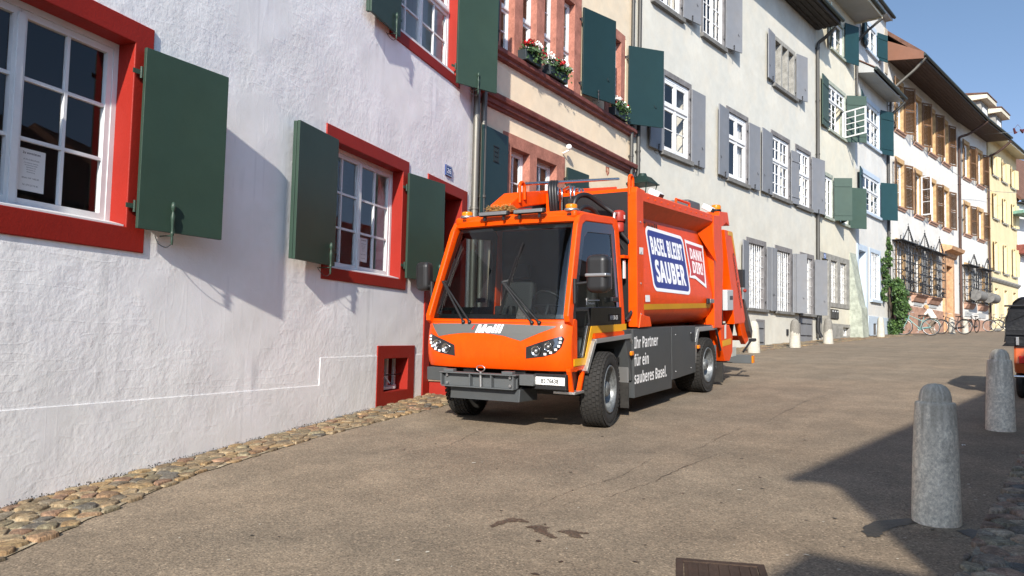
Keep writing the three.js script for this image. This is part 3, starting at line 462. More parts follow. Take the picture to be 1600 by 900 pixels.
// ---------------------------------------------------------------- house 2: cream plaster, rose sandstone, teal shutters
{
  const H = house('cream_house', 'narrow cream house with rose sandstone windows and dark teal shutters behind the truck', -.765, -13.743, 31.68);
  front(H, mat.cream2, .0, 7.27, -.5, 11.6, [[.62, 4.12, 6.95, 9.2], [5.58, 6.78, 6.95, 9.2], [1.06, 3.46, 3.4, 5.4], [5.0, 6.3, .2, 4.4]], 9);
  const rs = mat.rose;
  // four lights in one stone frame
  const G = part('window', H); G.userData.label = 'row of four tall lights in one rose sandstone frame';
  const L = [[.80, 1.28], [1.60, 2.14], [2.48, 2.98], [3.34, 3.84]];
  M('surround', poly(rect(.55, 4.18, 6.9, 9.35), -.24, .03, .01, L.map(([a, b]) => rect(a, b, 6.96, 8.98))), rs, G);
  M('sill', profile([[-.02, 6.72], [.10, 6.74], [.10, 6.79], [.16, 6.83], [.17, 6.90], [.02, 6.93], [-.02, 6.93]], .05, 7.22), mat.roseDark, H);
  for (const [a, b] of L) win(H, a, b, 6.96, 8.98, { z: -.15, leaves: 1, bars: [1, 2], tr: .46, trBars: [1, 2], fw: .035, st: .05, curtain: 0 });
  win(H, 5.78, 6.42, 6.96, 8.98, { z: -.15, leaves: 1, bars: [1, 2], tr: .46, trBars: [1, 2], fw: .035, st: .05, sur: { jw: .26, lt: .26, sb: .02, proud: .03, dep: .24, m: rs, bevel: .01 } });
  // string course
  M('string_course', profile([[-.02, 5.74], [.05, 5.76], [.06, 5.80], [.10, 5.81], [.11, 5.88], [.16, 5.90], [.18, 5.96], [.18, 5.99], [-.02, 6.03]], .02, 7.25), mat.roseDark, H);
  // lower twin window
  const B = part('window', H); B.userData.label = 'lower twin window in rose sandstone'; const LL = [[1.28, 1.98], [2.28, 3.12]];
  M('surround', poly(rect(1.0, 3.5, 3.25, 5.42), -.26, .03, .01, LL.map(([a, b]) => rect(a, b, 3.4, 5.16))), rs, B);
  for (const [a, b] of LL) win(H, a, b, 3.4, 5.16, { z: -.17, leaves: 1, bars: [2, 3], fw: .04, st: .06, bt: .014 });
  const D = part('doorway', H); M('door_frame', poly(rect(4.9, 6.4, .1, 4.5), -.25, .03, .01, [rect(5.15, 6.15, .2, 4.2)]), rs, D); M('door_leaf', bx(5.16, 6.14, .5, 4.19, -.33, -.28), mat.dgreen2, D);
  const t2 = mat.teal2, d2 = mat.dgreen2, o = { hm: mat.iron, style: 'board', hook: 1, t: .045 };
  shutter(H, 4.16, 1, 1.13, 7.02, 9.03, 16, t2, { ...o, off: .06, stay: { u: .45, s: .8 } });
  shutter(H, 6.80, 1, 1.02, 6.98, 9.02, 39, t2, { ...o, off: .06 });
  shutter(H, .62, -1, .5, 7.02, 9.03, 4, t2, { ...o, off: .06, stay: { u: .2, s: .8 } });
  const s1 = shutter(H, 1.04, -1, .95, 3.3, 5.3, 4, t2, { ...o, off: .06 });
  M('vent', [...[0, 1, 2].map((k) => bx(-.56 + k * .075, -.548 + k * .075, 1.42, 1.68, .046, .052)), ...[0, 1, 2, 3].map((k) => bx(-.56, -.395, 1.42 + k * .085, 1.432 + k * .085, .0465, .053)), bx(-.58, -.375, 1.4, 1.415, .046, .058), bx(-.58, -.375, 1.685, 1.70, .046, .058)], mat.iron, s1);
  shutter(H, 3.5, 1, .95, 3.3, 5.2, 3, d2, { ...o, off: .06 });
  pipe(H, 'rainwater_pipe', .16, 1.0, 11, .055, mat.zinc, { z: .12 }); pipe(H, 'rainwater_pipe', 7.02, 1.0, 11.4, .05, mat.zincDark, { z: .09 });
  // painted shield over the ground floor
  const em = canvasTex(96, 128, (c) => { c.fillStyle = '#a8604c'; c.beginPath(); c.moveTo(6, 4); c.lineTo(90, 4); c.lineTo(90, 70); c.quadraticCurveTo(88, 108, 48, 124); c.quadraticCurveTo(8, 108, 6, 70); c.closePath(); c.fill(); c.fillStyle = '#e8cfa6'; c.fillRect(30, 16, 14, 40); c.fillRect(56, 30, 14, 40); c.fillRect(30, 76, 14, 22); });
  const sh = new THREE.Shape([[0, .23], [.2, .23], [.2, .09], [.1, 0], [0, .09]].map((p) => new THREE.Vector2(...p))), sg = new THREE.ShapeGeometry(sh), su = sg.attributes.uv; for (let i = 0; i < su.count; i++) su.setXY(i, su.getX(i) / .2, su.getY(i) / .23); at(sg, 5.66, 5.44, .004); M('painted_shield', sg, std(1, 1, 1, { map: em, roughness: .9 }), H);
  const cam = part('wall_lamp', H); M('lamp_body', [at(new THREE.SphereGeometry(.065, 12, 10), 3.42, 5.62, .16), rod([3.42, 5.5, .02], [3.42, 5.55, .16], .02)], std(.8, .8, .78, { roughness: .3 }), cam);
  eave(H, 0, 7.2, 11.5, .5, { depth: 9 });
  // geranium boxes on the upper sill
  const fr = rng(515), red = std(.55, .008, .012, { roughness: .6 }), wht = std(.85, .84, .80, { roughness: .6 });
  const leaf = (s) => { const g = new THREE.CircleGeometry(s, 6); return g; };
  [[1.44, .62, 'window box of red and white geraniums, left one on the upper sill'], [2.42, .78, 'window box of white and red geraniums below the third tall light'], [5.72, .74, 'window box of white geraniums beside the single upper window']].forEach(([u, w, label], bi) => {
    const F = frameAt(thing('flower_box', label, 'flower box', 'geranium boxes'), -.765, -13.743, 31.68);
    M('box', poly([[u, 6.93], [u + w, 6.93], [u + w + .02, 7.13], [u - .02, 7.13]], .02, .22, .008), std(.02, .03, .035, { roughness: .5 }), F);
    const lv = [], lv2 = []; for (let k = 0; k < 420; k++) { const g = leaf(.018 + fr() * .022); g.rotateX(-1.2 + fr() * 1.4); g.rotateY((fr() - .5) * 3); const a = fr(); at(g, u + fr() * w, 7.08 + (1 - a * a) * .24 * fr() + .02 - (a > .8 ? .2 * fr() : 0), .04 + fr() * .28); (fr() < .5 ? lv : lv2).push(g); }
    M('leaves', [...lv], mat.leafC, F); M('leaves', [...lv2], mat.leafA, F);
    const heads = Math.round(w * 17);
    for (let k = 0; k < heads; k++) { const t = k / (heads - 1), isRed = bi === 0 ? (t < .55 || t > .85) : bi === 1 ? (t > .28 && t < .62) : (Math.abs(t - .3) < .07 || t > .9); const cx = u + t * w + (fr() - .5) * .05, cy = 7.24 + fr() * .12 - (t > .88 ? fr() * .2 : 0), cz = .14 + fr() * .16, pt = []; for (let i = 0; i < 22; i++) { const g = new THREE.CircleGeometry(.016 + fr() * .013, 5); g.rotateX(-1.4 + fr() * 2); g.rotateY((fr() - .5) * 3); const a = fr() * 6.28, b = Math.acos(fr() * 1.6 - .8), R = .045 + fr() * .022; at(g, cx + Math.sin(b) * Math.cos(a) * R, cy + Math.cos(b) * R * .8, cz + Math.sin(b) * Math.sin(a) * R); pt.push(g); } M('flower_head', pt, isRed ? red : wht, F); }
  });
}

// ---------------------------------------------------------------- house 3: tall white house with grey shutters
{
  const H = house('tall_white_house', 'tall white house with grey shutters and barred ground floor windows', 10.526, -29.001, 39.5);
  const gs = mat.greyStone, S = { jw: .11, lt: .16, sb: .02, proud: .03, dep: .2, m: gs, bevel: .006 }, sill = { h: .13, out: .12, m: mat.greySill, e: .14 };
  const wins = [[-10.15, -8.55, 6.72, 8.88], [-5.86, -4.34, 6.72, 8.88], [-2.06, -.40, 6.78, 8.95], [.40, 1.93, 6.78, 8.95], [-10.75, -9.15, 10.82, 13.0], [-7.72, -6.24, 10.82, 13.0], [-1.86, .18, 10.86, 12.5], [-4.14, -2.82, 2.62, 4.81], [-1.58, -.27, 2.62, 4.81], [.98, 2.2, 2.62, 4.81]];
  front(H, mat.white3, -11.72, 2.72, .2, 15.2, wins.map(([a, b, c, d]) => [a - .05, b + .05, c - .01, d + .05]), 10);
  for (const k of [0, 1]) win(H, ...wins[k], { z: -.06, leaves: 2, bars: [1, k ? 1 : 2], tr: .62, trBars: [1, 1], fw: .09, st: .09, sur: S, sill, curtain: k });
  for (const k of [2, 3]) win(H, ...wins[k], { z: -.06, leaves: 2, bars: [2, 3], tr: .58, trBars: [2, 2], fw: .06, st: .06, bt: .018, sur: S, sill });
  for (const k of [4, 5]) win(H, ...wins[k], { z: -.06, leaves: 2, bars: k === 5 ? [2, 4] : [2, 2], fw: .08, st: .08, bt: .014, sur: S, sill });
  { // triple light between stone mullions
    const [a, b, c, d] = wins[6], W = part('window', H), n = 3, w = (b - a) / n; W.userData.label = 'top window of three narrow lights between stone mullions';
    M('surround', poly(rect(a - .09, b + .09, c - .03, d + .16), -.34, .03, .008, [0, 1, 2].map((k) => rect(a + k * w + .07, a + (k + 1) * w - .07, c, d))), mat.greyWarm, W); M('sill', rb(a - .2, b + .2, c - .15, c - .02, -.1, .13, .008), mat.greySill, W);
    for (let k = 0; k < 3; k++) win(H, a + k * w + .07, a + (k + 1) * w - .07, c, d, { z: -.26, leaves: 1, bars: [1, 3], fw: .04, st: .05 });
  }
  for (const k of [7, 8, 9]) win(H, ...wins[k], { z: -.16, leaves: 2, bars: [2, 5], fw: .06, st: .06, bt: .014, curtain: 2, grille: 7, gz: -.02, sur: { ...S, jw: .2, lt: .18, sb: .04, dep: .24 }, sill: { ...sill, h: .1, e: .25 } });
  const g3 = mat.grey3, o = { off: .05, style: 'board', t: .04, hook: 1, hm: mat.iron }, st = { u: .45, s: .7 };
  shutter(H, -8.5, 1, .82, 6.66, 8.88, 2, g3, { ...o, stay: st }); shutter(H, -10.2, -1, .82, 6.66, 8.88, 3, g3, { ...o, stay: st });
  shutter(H, -4.28, 1, .84, 6.66, 8.86, 3, g3, { ...o, stay: st }); shutter(H, -5.92, -1, .84, 6.66, 8.88, 4, g3, { ...o, stay: st });
  shutter(H, -2.2, -1, 1.06, 6.7, 8.92, 3, g3, { ...o, stay: st }); shutter(H, 2.02, 1, 1.02, 6.7, 8.92, 10, g3, { ...o, stay: st }); shutter(H, -.30, 1, .62, 6.72, 8.72, 6, g3, { ...o, style: 'batten', hook: 0 });
  shutter(H, -9.08, 1, .86, 10.86, 13.0, 9, g3, { ...o, stay: st }); shutter(H, -6.16, 1, .82, 10.86, 13.0, 14, g3, { ...o, stay: st }); shutter(H, .28, 1, .72, 10.84, 12.6, 14, g3, { ...o, stay: st }); shutter(H, -1.98, -1, .74, 10.84, 12.62, 4, g3, { ...o, stay: st });
  shutter(H, -4.3, -1, .66, 2.6, 4.82, 8, g3, o); shutter(H, -2.66, 1, .66, 2.6, 4.82, 6, g3, o); shutter(H, -1.74, -1, .62, 2.58, 4.83, 5, g3, o); shutter(H, -.13, 1, .6, 2.6, 4.82, 38, g3, o); shutter(H, .86, -1, .98, 2.6, 4.82, 6, g3, o); shutter(H, 2.36, 1, .62, 2.6, 4.82, 30, g3, o);
  for (const [a, b, c, d] of [[-3.40, -2.82, 1.2, 2.18], [.84, 2.12, 1.5, 2.46]]) { const P = part('cellar_door', H); M('door_frame', poly(rect(a - .08, b + .08, c, d + .08), .002, .03, .004, [rect(a, b, c + .02, d)]), gs, P); const n = b - a > 1 ? 2 : 1; for (let k = 0; k < n; k++) { const u = a + (b - a) / n * k; M('door_leaf', bx(u + .006, u + (b - a) / n - .006, c + .02, d - .004, .002, .022), g3, P); for (const y of [c + .27, d - .23]) M('strap', bx(u + .02, u + (b - a) / n - .03, y - .02, y + .02, .022, .03), mat.iron, P); } }
  M('wall_box', rb(-.62, -.46, 1.75, 1.98, .0, .04, .006), mat.iron, H);
  eave(H, -11.7, 2.74, 14.35, .95, { depth: 10, soffit: mat.soffitDark });
  { const q = []; for (let k = 0; k < 4; k++) q.push(profile([[.08 + k * .22, 14.32], [.2 + k * .22, 14.32], [.2 + k * .22, 14.349], [.08 + k * .22, 14.349]], -11.7, 2.74)); M('soffit_boards', q, mat.soffitDark, H); }
  pipe(H, 'rainwater_pipe', 2.66, 1.75, 13.6, .07, mat.zincDark, { z: .1, top: [[2.62, 13.9, .4], [2.55, 14.2, .85]] }); pipe(H, 'rainwater_pipe', -11.6, 1.2, 14.2, .055, mat.zincDark, { z: .1 });
  M('pipe_boot', tube([[2.66, 2.5, .1], [2.66, 1.95, .1], [2.72, 1.72, .2]], .085, 16, 10), mat.iron, H);
}

// ---------------------------------------------------------------- house 4: cream half with green shutters
{
  const H = house('cream_green_house', 'cream house with green shutters and grey-green door frame beside the tall white house', 10.526, -29.001, 39.5);
  const S = { jw: .12, lt: .16, sb: .03, proud: .02, dep: .2, m: mat.sageStone, bevel: .006 }, sill = { h: .11, out: .1, m: mat.sageStone, e: .12 };
  const wins = [[4.62, 6.42, 14.2, 15.6], [4.3, 6.6, 10.58, 12.55], [3.72, 4.76, 6.78, 8.5], [5.86, 6.98, 6.78, 8.5]];
  front(H, mat.cream4, 2.745, 8.2, .6, 17.2, [...wins.map(([a, b, c, d]) => [a - .05, b + .05, c - .01, d + .05]), [3.26, 7.1, 1.3, 5.1]], 10);
  win(H, ...wins[0], { z: -.1, leaves: 2, bars: [1, 2], sur: S, sill }); win(H, ...wins[1], { z: -.06, leaves: 2, bars: [2, 4], tr: .66, trBars: [2, 2], fw: .06, st: .06, bt: .018, sur: S, sill, open: 1, openA: 68, label: 'window with one white leaf swung open' });
  for (const k of [2, 3]) win(H, ...wins[k], { z: -.06, leaves: 2, bars: [1, 3], fw: .06, st: .06, bt: .016, sur: S, sill });
  // door and two windows in one stone frame
  const F = part('doorway', H); F.userData.label = 'grey-green stone frame with door and twin windows';
  M('door_frame', poly([[3.12, 1.4], [3.36, 1.4], [3.36, 4.98], [4.2, 4.98], [4.2, 1.4], [4.42, 1.4], [4.42, 3.02], [7.15, 3.02], [7.15, 5.24], [3.12, 5.24]], -.3, .03, .008, [rect(4.52, 5.38, 3.22, 5.0), rect(5.78, 6.66, 3.22, 5.0)]), mat.greyWarm, F);
  M('infill', poly(rect(4.43, 7.13, 2.34, 3.0), -.3, .0), mat.cream4, F); M('base', poly(rect(4.44, 7.12, 1.3, 2.335), -.3, .05, .008, [rect(6.1, 7.02, 1.82, 2.2)]), mat.greyWarm, F);
  M('door_leaf', bx(3.37, 4.19, 1.5, 4.97, -.36, -.31), mat.sageStone, F);
  for (const [a, b] of [[4.52, 5.38], [5.78, 6.66]]) win(H, a, b, 3.22, 5.0, { z: -.18, leaves: 1, bars: [2, 4], fw: .04, st: .05, curtain: 2, grille: 5, gz: -.05, m: mat.whiteWood });
  win(H, 6.1, 7.02, 1.82, 2.2, { z: -.12, leaves: 2, bars: [1, 1], fw: .05, st: .04 });
  const B = part('letterbox_panel', H); M('panel', bx(4.5, 5.5, 2.52, 2.94, .001, .03), mat.zincDark, B); for (let k = 0; k < 3; k++) M('letterbox', rb(4.53 + k * .325, 4.83 + k * .325, 2.55, 2.91, .03, .06, .006), mat.zincDark, B); for (let k = 0; k < 3; k++) M('name_tag', bx(4.6 + k * .325, 4.75 + k * .325, 2.83, 2.88, .0605, .0625), mat.whiteWood, B);
  const t5 = canvasTex(64, 64, (c) => { c.fillStyle = '#2a4a86'; c.fillRect(0, 0, 64, 64); c.fillStyle = '#fff'; c.font = 'bold 52px sans-serif'; c.textAlign = 'center'; c.fillText('5', 32, 51); }); M('number_plate', at(new THREE.PlaneGeometry(.3, .22), 3.72, 5.1, .034), std(1, 1, 1, { map: t5, roughness: .4 }), H);
  M('buttress', poly([[.0, 1.0], [.62, 1.0], [.5, 3.1], [.42, 3.25], [.02, 5.6], [.0, 5.6]], 7.22, 8.16, .01).rotateY(0) && profile([[0, 1.0], [.62, 1.0], [.5, 3.1], [.42, 3.25], [.02, 5.6], [0, 5.6]], 7.22, 8.16), mat.sageStone, H);
  const g4 = mat.green4, o = { off: .05, style: 'batten', t: .04 };
  shutter(H, 4.1, -1, 1.0, 10.5, 12.62, 4, g4, o); shutter(H, 6.72, 1, .9, 10.5, 12.62, 48, g4, o); shutter(H, 4.4, -1, .95, 14.1, 15.7, 20, mat.teal4, { ...o, style: 'board' }); shutter(H, 6.5, 1, .95, 14.1, 15.9, 20, mat.teal4, { ...o, style: 'board' });
  shutter(H, 3.62, -1, .5, 6.72, 8.55, 10, g4, o); shutter(H, 4.86, 1, .75, 6.72, 8.55, 55, g4, o); shutter(H, 5.86, -1, .62, 6.72, 8.55, 35, g4, { ...o, label: 'green shutter showing its battens' }); shutter(H, 7.06, 1, .86, 6.66, 8.5, 38, g4, { ...o, style: 'board' });
  eave(H, 2.75, 8.24, 16.5, 1.15, { depth: 10, soffit: mat.soffitGrey, fascia: mat.soffitCream });
  M('bargeboard', [bx(8.245, 8.28, 16.42, 16.75, -.02, 1.2), bx(2.7, 2.74, 16.42, 16.75, -.02, 1.2)], mat.soffitCream, H);
  pipe(H, 'rainwater_pipe', 8.18, 13.0, 15.4, .06, mat.zincDark, { z: .1, top: [[8.19, 15.9, .5], [8.2, 16.4, 1.2]] });
}
// ---------------------------------------------------------------- house 4, white half with teal shutters and pale blue stone
{
  const H = house('white_teal_house', 'white house with teal shutters, pale blue window frames and a small tin roof', 10.526, -29.001, 39.5);
  const S = { jw: .14, lt: .24, sb: .03, proud: .02, dep: .2, m: mat.paleBlue, bevel: .006 }, sill = { h: .13, out: .12, m: mat.paleBlue, e: .14 };
  const wins = [[10.1, 11.8, 15.85, 17.1], [9.55, 12.3, 11.2, 13.2], [9.25, 12.25, 7.82, 9.6], [10.62, 12.2, 3.66, 5.95]];
  front(H, mat.white4, 8.205, 13.86, .8, 18.6, [...wins.map(([a, b, c, d]) => [a - .05, b + .05, c - .01, d + .05]), [8.5, 9.9, 1.5, 6.0]], 10);
  win(H, ...wins[0], { z: -.06, leaves: 2, bars: [1, 2], sur: S, sill }); for (const k of [1, 2]) win(H, ...wins[k], { z: -.06, leaves: 2, bars: [2, 3], tr: .6, trBars: [2, 1], fw: .07, st: .06, bt: .018, sur: S, sill });
  win(H, ...wins[3], { z: -.12, leaves: 2, bars: [1, 4], fw: .06, st: .06, bt: .014, curtain: 2, grille: 6, gz: -.02, sur: { ...S, jw: .2, lt: .2 }, sill });
  const D = part('doorway', H); M('door_frame', poly(rect(8.35, 10.05, 1.2, 6.14), -.5, .03, .008, [rect(8.6, 9.8, 1.3, 5.86)]), mat.paleBlue, D); M('door_leaf', bx(8.61, 9.79, 1.5, 5.85, -.58, -.52), mat.paleBlue, D); for (const y of [1.9, 3.1, 4.3]) M('door_panel', rb(8.75, 9.65, y, y + .95, -.52, -.49, .01), mat.paleBlue, D);
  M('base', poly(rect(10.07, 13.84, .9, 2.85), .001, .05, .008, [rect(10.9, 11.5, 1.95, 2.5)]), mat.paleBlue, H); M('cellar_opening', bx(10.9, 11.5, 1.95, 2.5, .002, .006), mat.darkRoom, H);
  const t4 = mat.teal4, o = { off: .05, style: 'batten', t: .04, hm: t4 };
  shutter(H, 9.4, -1, .98, 11.1, 13.35, 9, t4, o); shutter(H, 12.42, 1, .98, 11.1, 13.35, 22, t4, o); shutter(H, 9.1, -1, .98, 7.74, 9.68, 9, t4, o); shutter(H, 12.38, 1, .98, 7.74, 9.62, 36, t4, { ...o, style: 'board' }); shutter(H, 9.95, -1, .9, 15.8, 17.2, 8, t4, o); shutter(H, 11.92, 1, .8, 15.8, 17.2, 20, t4, o);
  // small tin roof over the second floor
  const R = part('tin_roof', H); M('soffit', profile([[-.02, 14.12], [.82, 13.98], [.82, 14.04], [-.02, 14.18]], 8.25, 13.8), mat.soffitGrey, R); M('cheek', [profile([[.0, 14.18], [.82, 14.04], [.82, 14.16], [.0, 14.75]], 8.25, 8.3), profile([[.0, 14.18], [.82, 14.04], [.82, 14.16], [.0, 14.75]], 13.75, 13.8)], mat.soffitGrey, R); M('covering', profile([[.0, 14.76], [.9, 14.17], [.9, 14.21], [.0, 14.82]], 8.2, 13.85), mat.roofTile, R);
  const gut = new THREE.CylinderGeometry(.08, .08, 5.7, 10); gut.rotateZ(Math.PI / 2); M('gutter', at(gut, 11.02, 14.13, .93), mat.gutterGreen, R);
  eave(H, 8.3, 13.84, 18.4, .3, { depth: 10, soffit: mat.soffitGrey });
  { const g = part('dormer', H); M('gable', poly([[11.9, 18.4], [13.4, 18.4], [13.4, 19.4], [12.65, 20.2], [11.9, 19.4]], -1.2, -1.0), mat.copper, g); M('dormer_roof', profile([[-1.0, 19.3], [-4, 19.3], [-4, 20.3], [-1.0, 20.3]], 12.0, 13.3), mat.roofTile, g); }
  pipe(H, 'rainwater_pipe', 13.72, 2.0, 13.2, .075, mat.zincDark, { z: .1, top: [[13.74, 13.5, .4], [13.76, 13.95, .9]] });
}

// ---------------------------------------------------------------- houses 5 and 6: white, brown louvred shutters, wide brown eaves
function basketGrille(H, u0, u1, y0, y1, out, crest, seed) {
  const G = part('window_grille', H), q = [], n = 9, I = .018, w = u1 - u0, c = (u0 + u1) / 2;
  const P = (t) => [u0 + w * t, 0]; void P;
  for (let i = 0; i <= n; i++) { const u = u0 + w * i / n; q.push(rod([u, y0, out], [u, y1, out], I, 5)); }
  for (const s of [u0, u1]) for (let k = 0; k < 3; k++) q.push(rod([s, y0, out * k / 3], [s, y1, out * k / 3], I, 5));
  for (let j = 0; j <= 5; j++) { const y = y0 + (y1 - y0) * j / 5; q.push(bx(u0, u1, y - .018, y + .018, out - .02, out + .025), bx(u0 - .015, u0 + .015, y - .018, y + .018, 0, out), bx(u1 - .015, u1 + .015, y - .018, y + .018, 0, out)); }
  q.push(bx(u0 - .12, u1 + .12, y1, y1 + .05, -.02, out + .12));
  M('bars', q, mat.iron, G);
  const sc = [], ring = (x, y, r, a0, a1, t = .02) => { const g = new THREE.TorusGeometry(r, t, 5, 14, a1 - a0); g.rotateZ(a0); sc.push(at(g, x, y, out + .01)); };
  const r = rng(seed); for (let k = 0; k < 26; k++) ring(u0 + w * (.08 + r() * .84), y0 + .08 + r() * .55, .06 + r() * .1, r() * 6, r() * 6 + 3.2); for (let k = 0; k < 22; k++) ring(u0 + w * (.05 + r() * .9), y0 + .7 + r() * (y1 - y0 - .8), .05 + r() * .08, r() * 6, r() * 6 + 3);
  M('scrollwork', sc.splice(0), mat.iron, G);
  for (let k = 0; k < 7; k++) { const t = k / 6; for (const s of [-1, 1]) ring(c + s * (1 - t) * w * .26 + s * .04, y1 + .12 + t * .62, .13 - t * .07, s > 0 ? -1 : 1.2, 3.4, .024); }
  for (const s of [-1, 1]) ring(c + s * w * .5, y1 + .14, .12, s > 0 ? -1.6 : 1.6, 3.9, .024);
  sc.push(rod([c, y1, out], [c, y1 + crest, out], .025, 5, .008), at(new THREE.SphereGeometry(.05, 6, 5), c, y1 + crest * .8, out), bar([c - .1, y1 + crest * .92, out], [c + .1, y1 + crest * .96, out], .02, .02));
  M('crest', sc, mat.iron, G);
}
function brownWindow(H, c, y0, y1, w, a1, a2, o = {}) {
  win(H, c - w / 2, c + w / 2, y0, y1, { z: -.16, leaves: 2, bars: [1, 3], fw: .06, st: .06, bt: .014, sur: { jw: .17, lt: .26, sb: .02, proud: .04, dep: .3, m: mat.tanStone, bevel: .008 }, curtain: 1, ...o });
  M('window_sill', profile([[-.02, y0 - .24], [.06, y0 - .22], [.08, y0 - .14], [.14, y0 - .10], [.15, y0 - .03], [-.02, y0 - .01]], c - w / 2 - .24, c + w / 2 + .24), mat.pinkStone, H);
  shutter(H, c - w / 2 - .1, -1, .78, y0 - .02, y1 + .04, a1, mat.brown5, { style: 'louvre', off: .06, hinges: [] }); shutter(H, c + w / 2 + .1, 1, .78, y0 - .02, y1 + .04, a2, mat.brown5, { style: 'louvre', off: .06, hinges: [] });
}
{
  const H = house('brown_shutter_house', 'white mansion with brown louvred shutters, iron basket grilles and a wide brown eave', 19.46, -39.84, 42.3);
  const cs = [1.95, 5.48, 8.5, 11.6], holes = [];
  for (const c of cs) { holes.push([c - .72, c + .72, 13.05, 15.72], [c - .72, c + .72, 8.9, 11.4]); } const gc = [1.95, 5.1, 8.25]; for (const c of gc) holes.push([c - .7, c + .7, 4.4, 7.0]); holes.push([10.9, 12.7, 2.0, 6.95]);
  front(H, mat.white5, 0, 15.05, 1.2, 17.2, holes, 11);
  cs.forEach((c, k) => { brownWindow(H, c, 13.06, 15.62, 1.3, 14, 30 - k * 4); brownWindow(H, c, 8.92, 11.3, 1.3, 10, 16, k === 1 ? { open: 1, openA: 75 } : {}); });
  gc.forEach((c, k) => { win(H, c - .66, c + .66, 4.42, 6.95, { z: -.16, leaves: 2, bars: [2, 4], fw: .05, st: .05, sur: { jw: .2, lt: .2, sb: .02, proud: .04, dep: .3, m: mat.tanStone, bevel: .008 } }); basketGrille(H, c - 1.3, c + 1.3, 4.4, 6.95, .42, 1.05, 40 + k); M('window_sill', profile([[-.02, 3.9], [.1, 3.95], [.2, 4.15], [.3, 4.25], [.3, 4.36], [-.02, 4.38]], c - 1.15, c + 1.15), mat.pinkStone, H); M('vent_panel', bx(c - .8, c + .8, 3.72, 3.88, .001, .04), mat.soffitGrey, H); });
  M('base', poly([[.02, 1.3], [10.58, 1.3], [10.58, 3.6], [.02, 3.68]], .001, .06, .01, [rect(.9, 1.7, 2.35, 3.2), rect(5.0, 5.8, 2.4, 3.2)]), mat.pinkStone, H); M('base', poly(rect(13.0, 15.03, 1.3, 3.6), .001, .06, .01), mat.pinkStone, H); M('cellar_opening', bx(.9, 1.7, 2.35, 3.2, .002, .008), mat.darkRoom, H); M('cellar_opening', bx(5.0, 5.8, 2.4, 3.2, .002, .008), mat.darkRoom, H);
  const D = part('doorway', H); M('door_frame', poly(rect(10.6, 13.0, 1.6, 7.05), -.4, .14, .02, [rect(11.05, 12.55, 1.7, 6.5)]), mat.peach, D); M('door_leaf', bx(11.06, 12.54, 1.9, 6.49, -.5, -.42), mat.brown5, D); M('canopy', profile([[.0, 7.0], [.2, 7.06], [.26, 7.3], [.62, 7.42], [.7, 7.62], [.0, 7.8]], 10.2, 13.4), mat.peach, D);
  eave(H, -.05, 15.04, 16.45, 1.7, { depth: 11, soffit: mat.soffitBrown, fascia: mat.soffitDark, rise: .3, gable: mat.ochre });
  for (let k = 0; k < 8; k++) { const a = .05 + k * .205, b = a + .19, f = (z) => 16.425 - .3 * z / 1.75; M('soffit_board', profile([[a, f(a)], [b, f(b)], [b, f(b) + .02], [a, f(a) + .02]], 0, 15.02), mat.soffitBrown, H); }
  M('bargeboard', poly([[1.3, 16.25], [1.3, 16.75], [-5, 22.0], [-5, 21.5], [-.1, 16.6], [-.1, 16.3]], -.16, -.06).rotateY(0) && profile([[1.78, 16.08], [1.78, 16.42], [-.3, 17.6], [-.3, 16.4]], -.17, -.07), mat.fasciaBrown, H);
  for (const u of [5.6, 7.3, 9.0]) { const c = part('chimney', H); M('stack', bx(u, u + .5, 17, 18.75, -1.2, -.8), mat.roofTile, c); M('cap', poly([[u - .1, 18.7], [u + .6, 18.7], [u + .25, 19.2]], -1.3, -.7), mat.roofTile, c); }
  M('party_wall_cap', [bx(-.55, -.1, 15.6, 18.0, -1.5, .06)], mat.ochre, H);
  pipe(H, 'rainwater_pipe', .06, 13.2, 14.6, .07, mat.zinc, { z: .14, top: [[.1, 15.1, .55], [.15, 15.7, 1.3], [.15, 16.2, 1.8]] }); pipe(H, 'rainwater_pipe', 14.8, 2.6, 15.2, .08, mat.soffitBrown, { z: .12, top: [[14.8, 15.5, .7], [14.8, 16.15, 1.8]] });
}
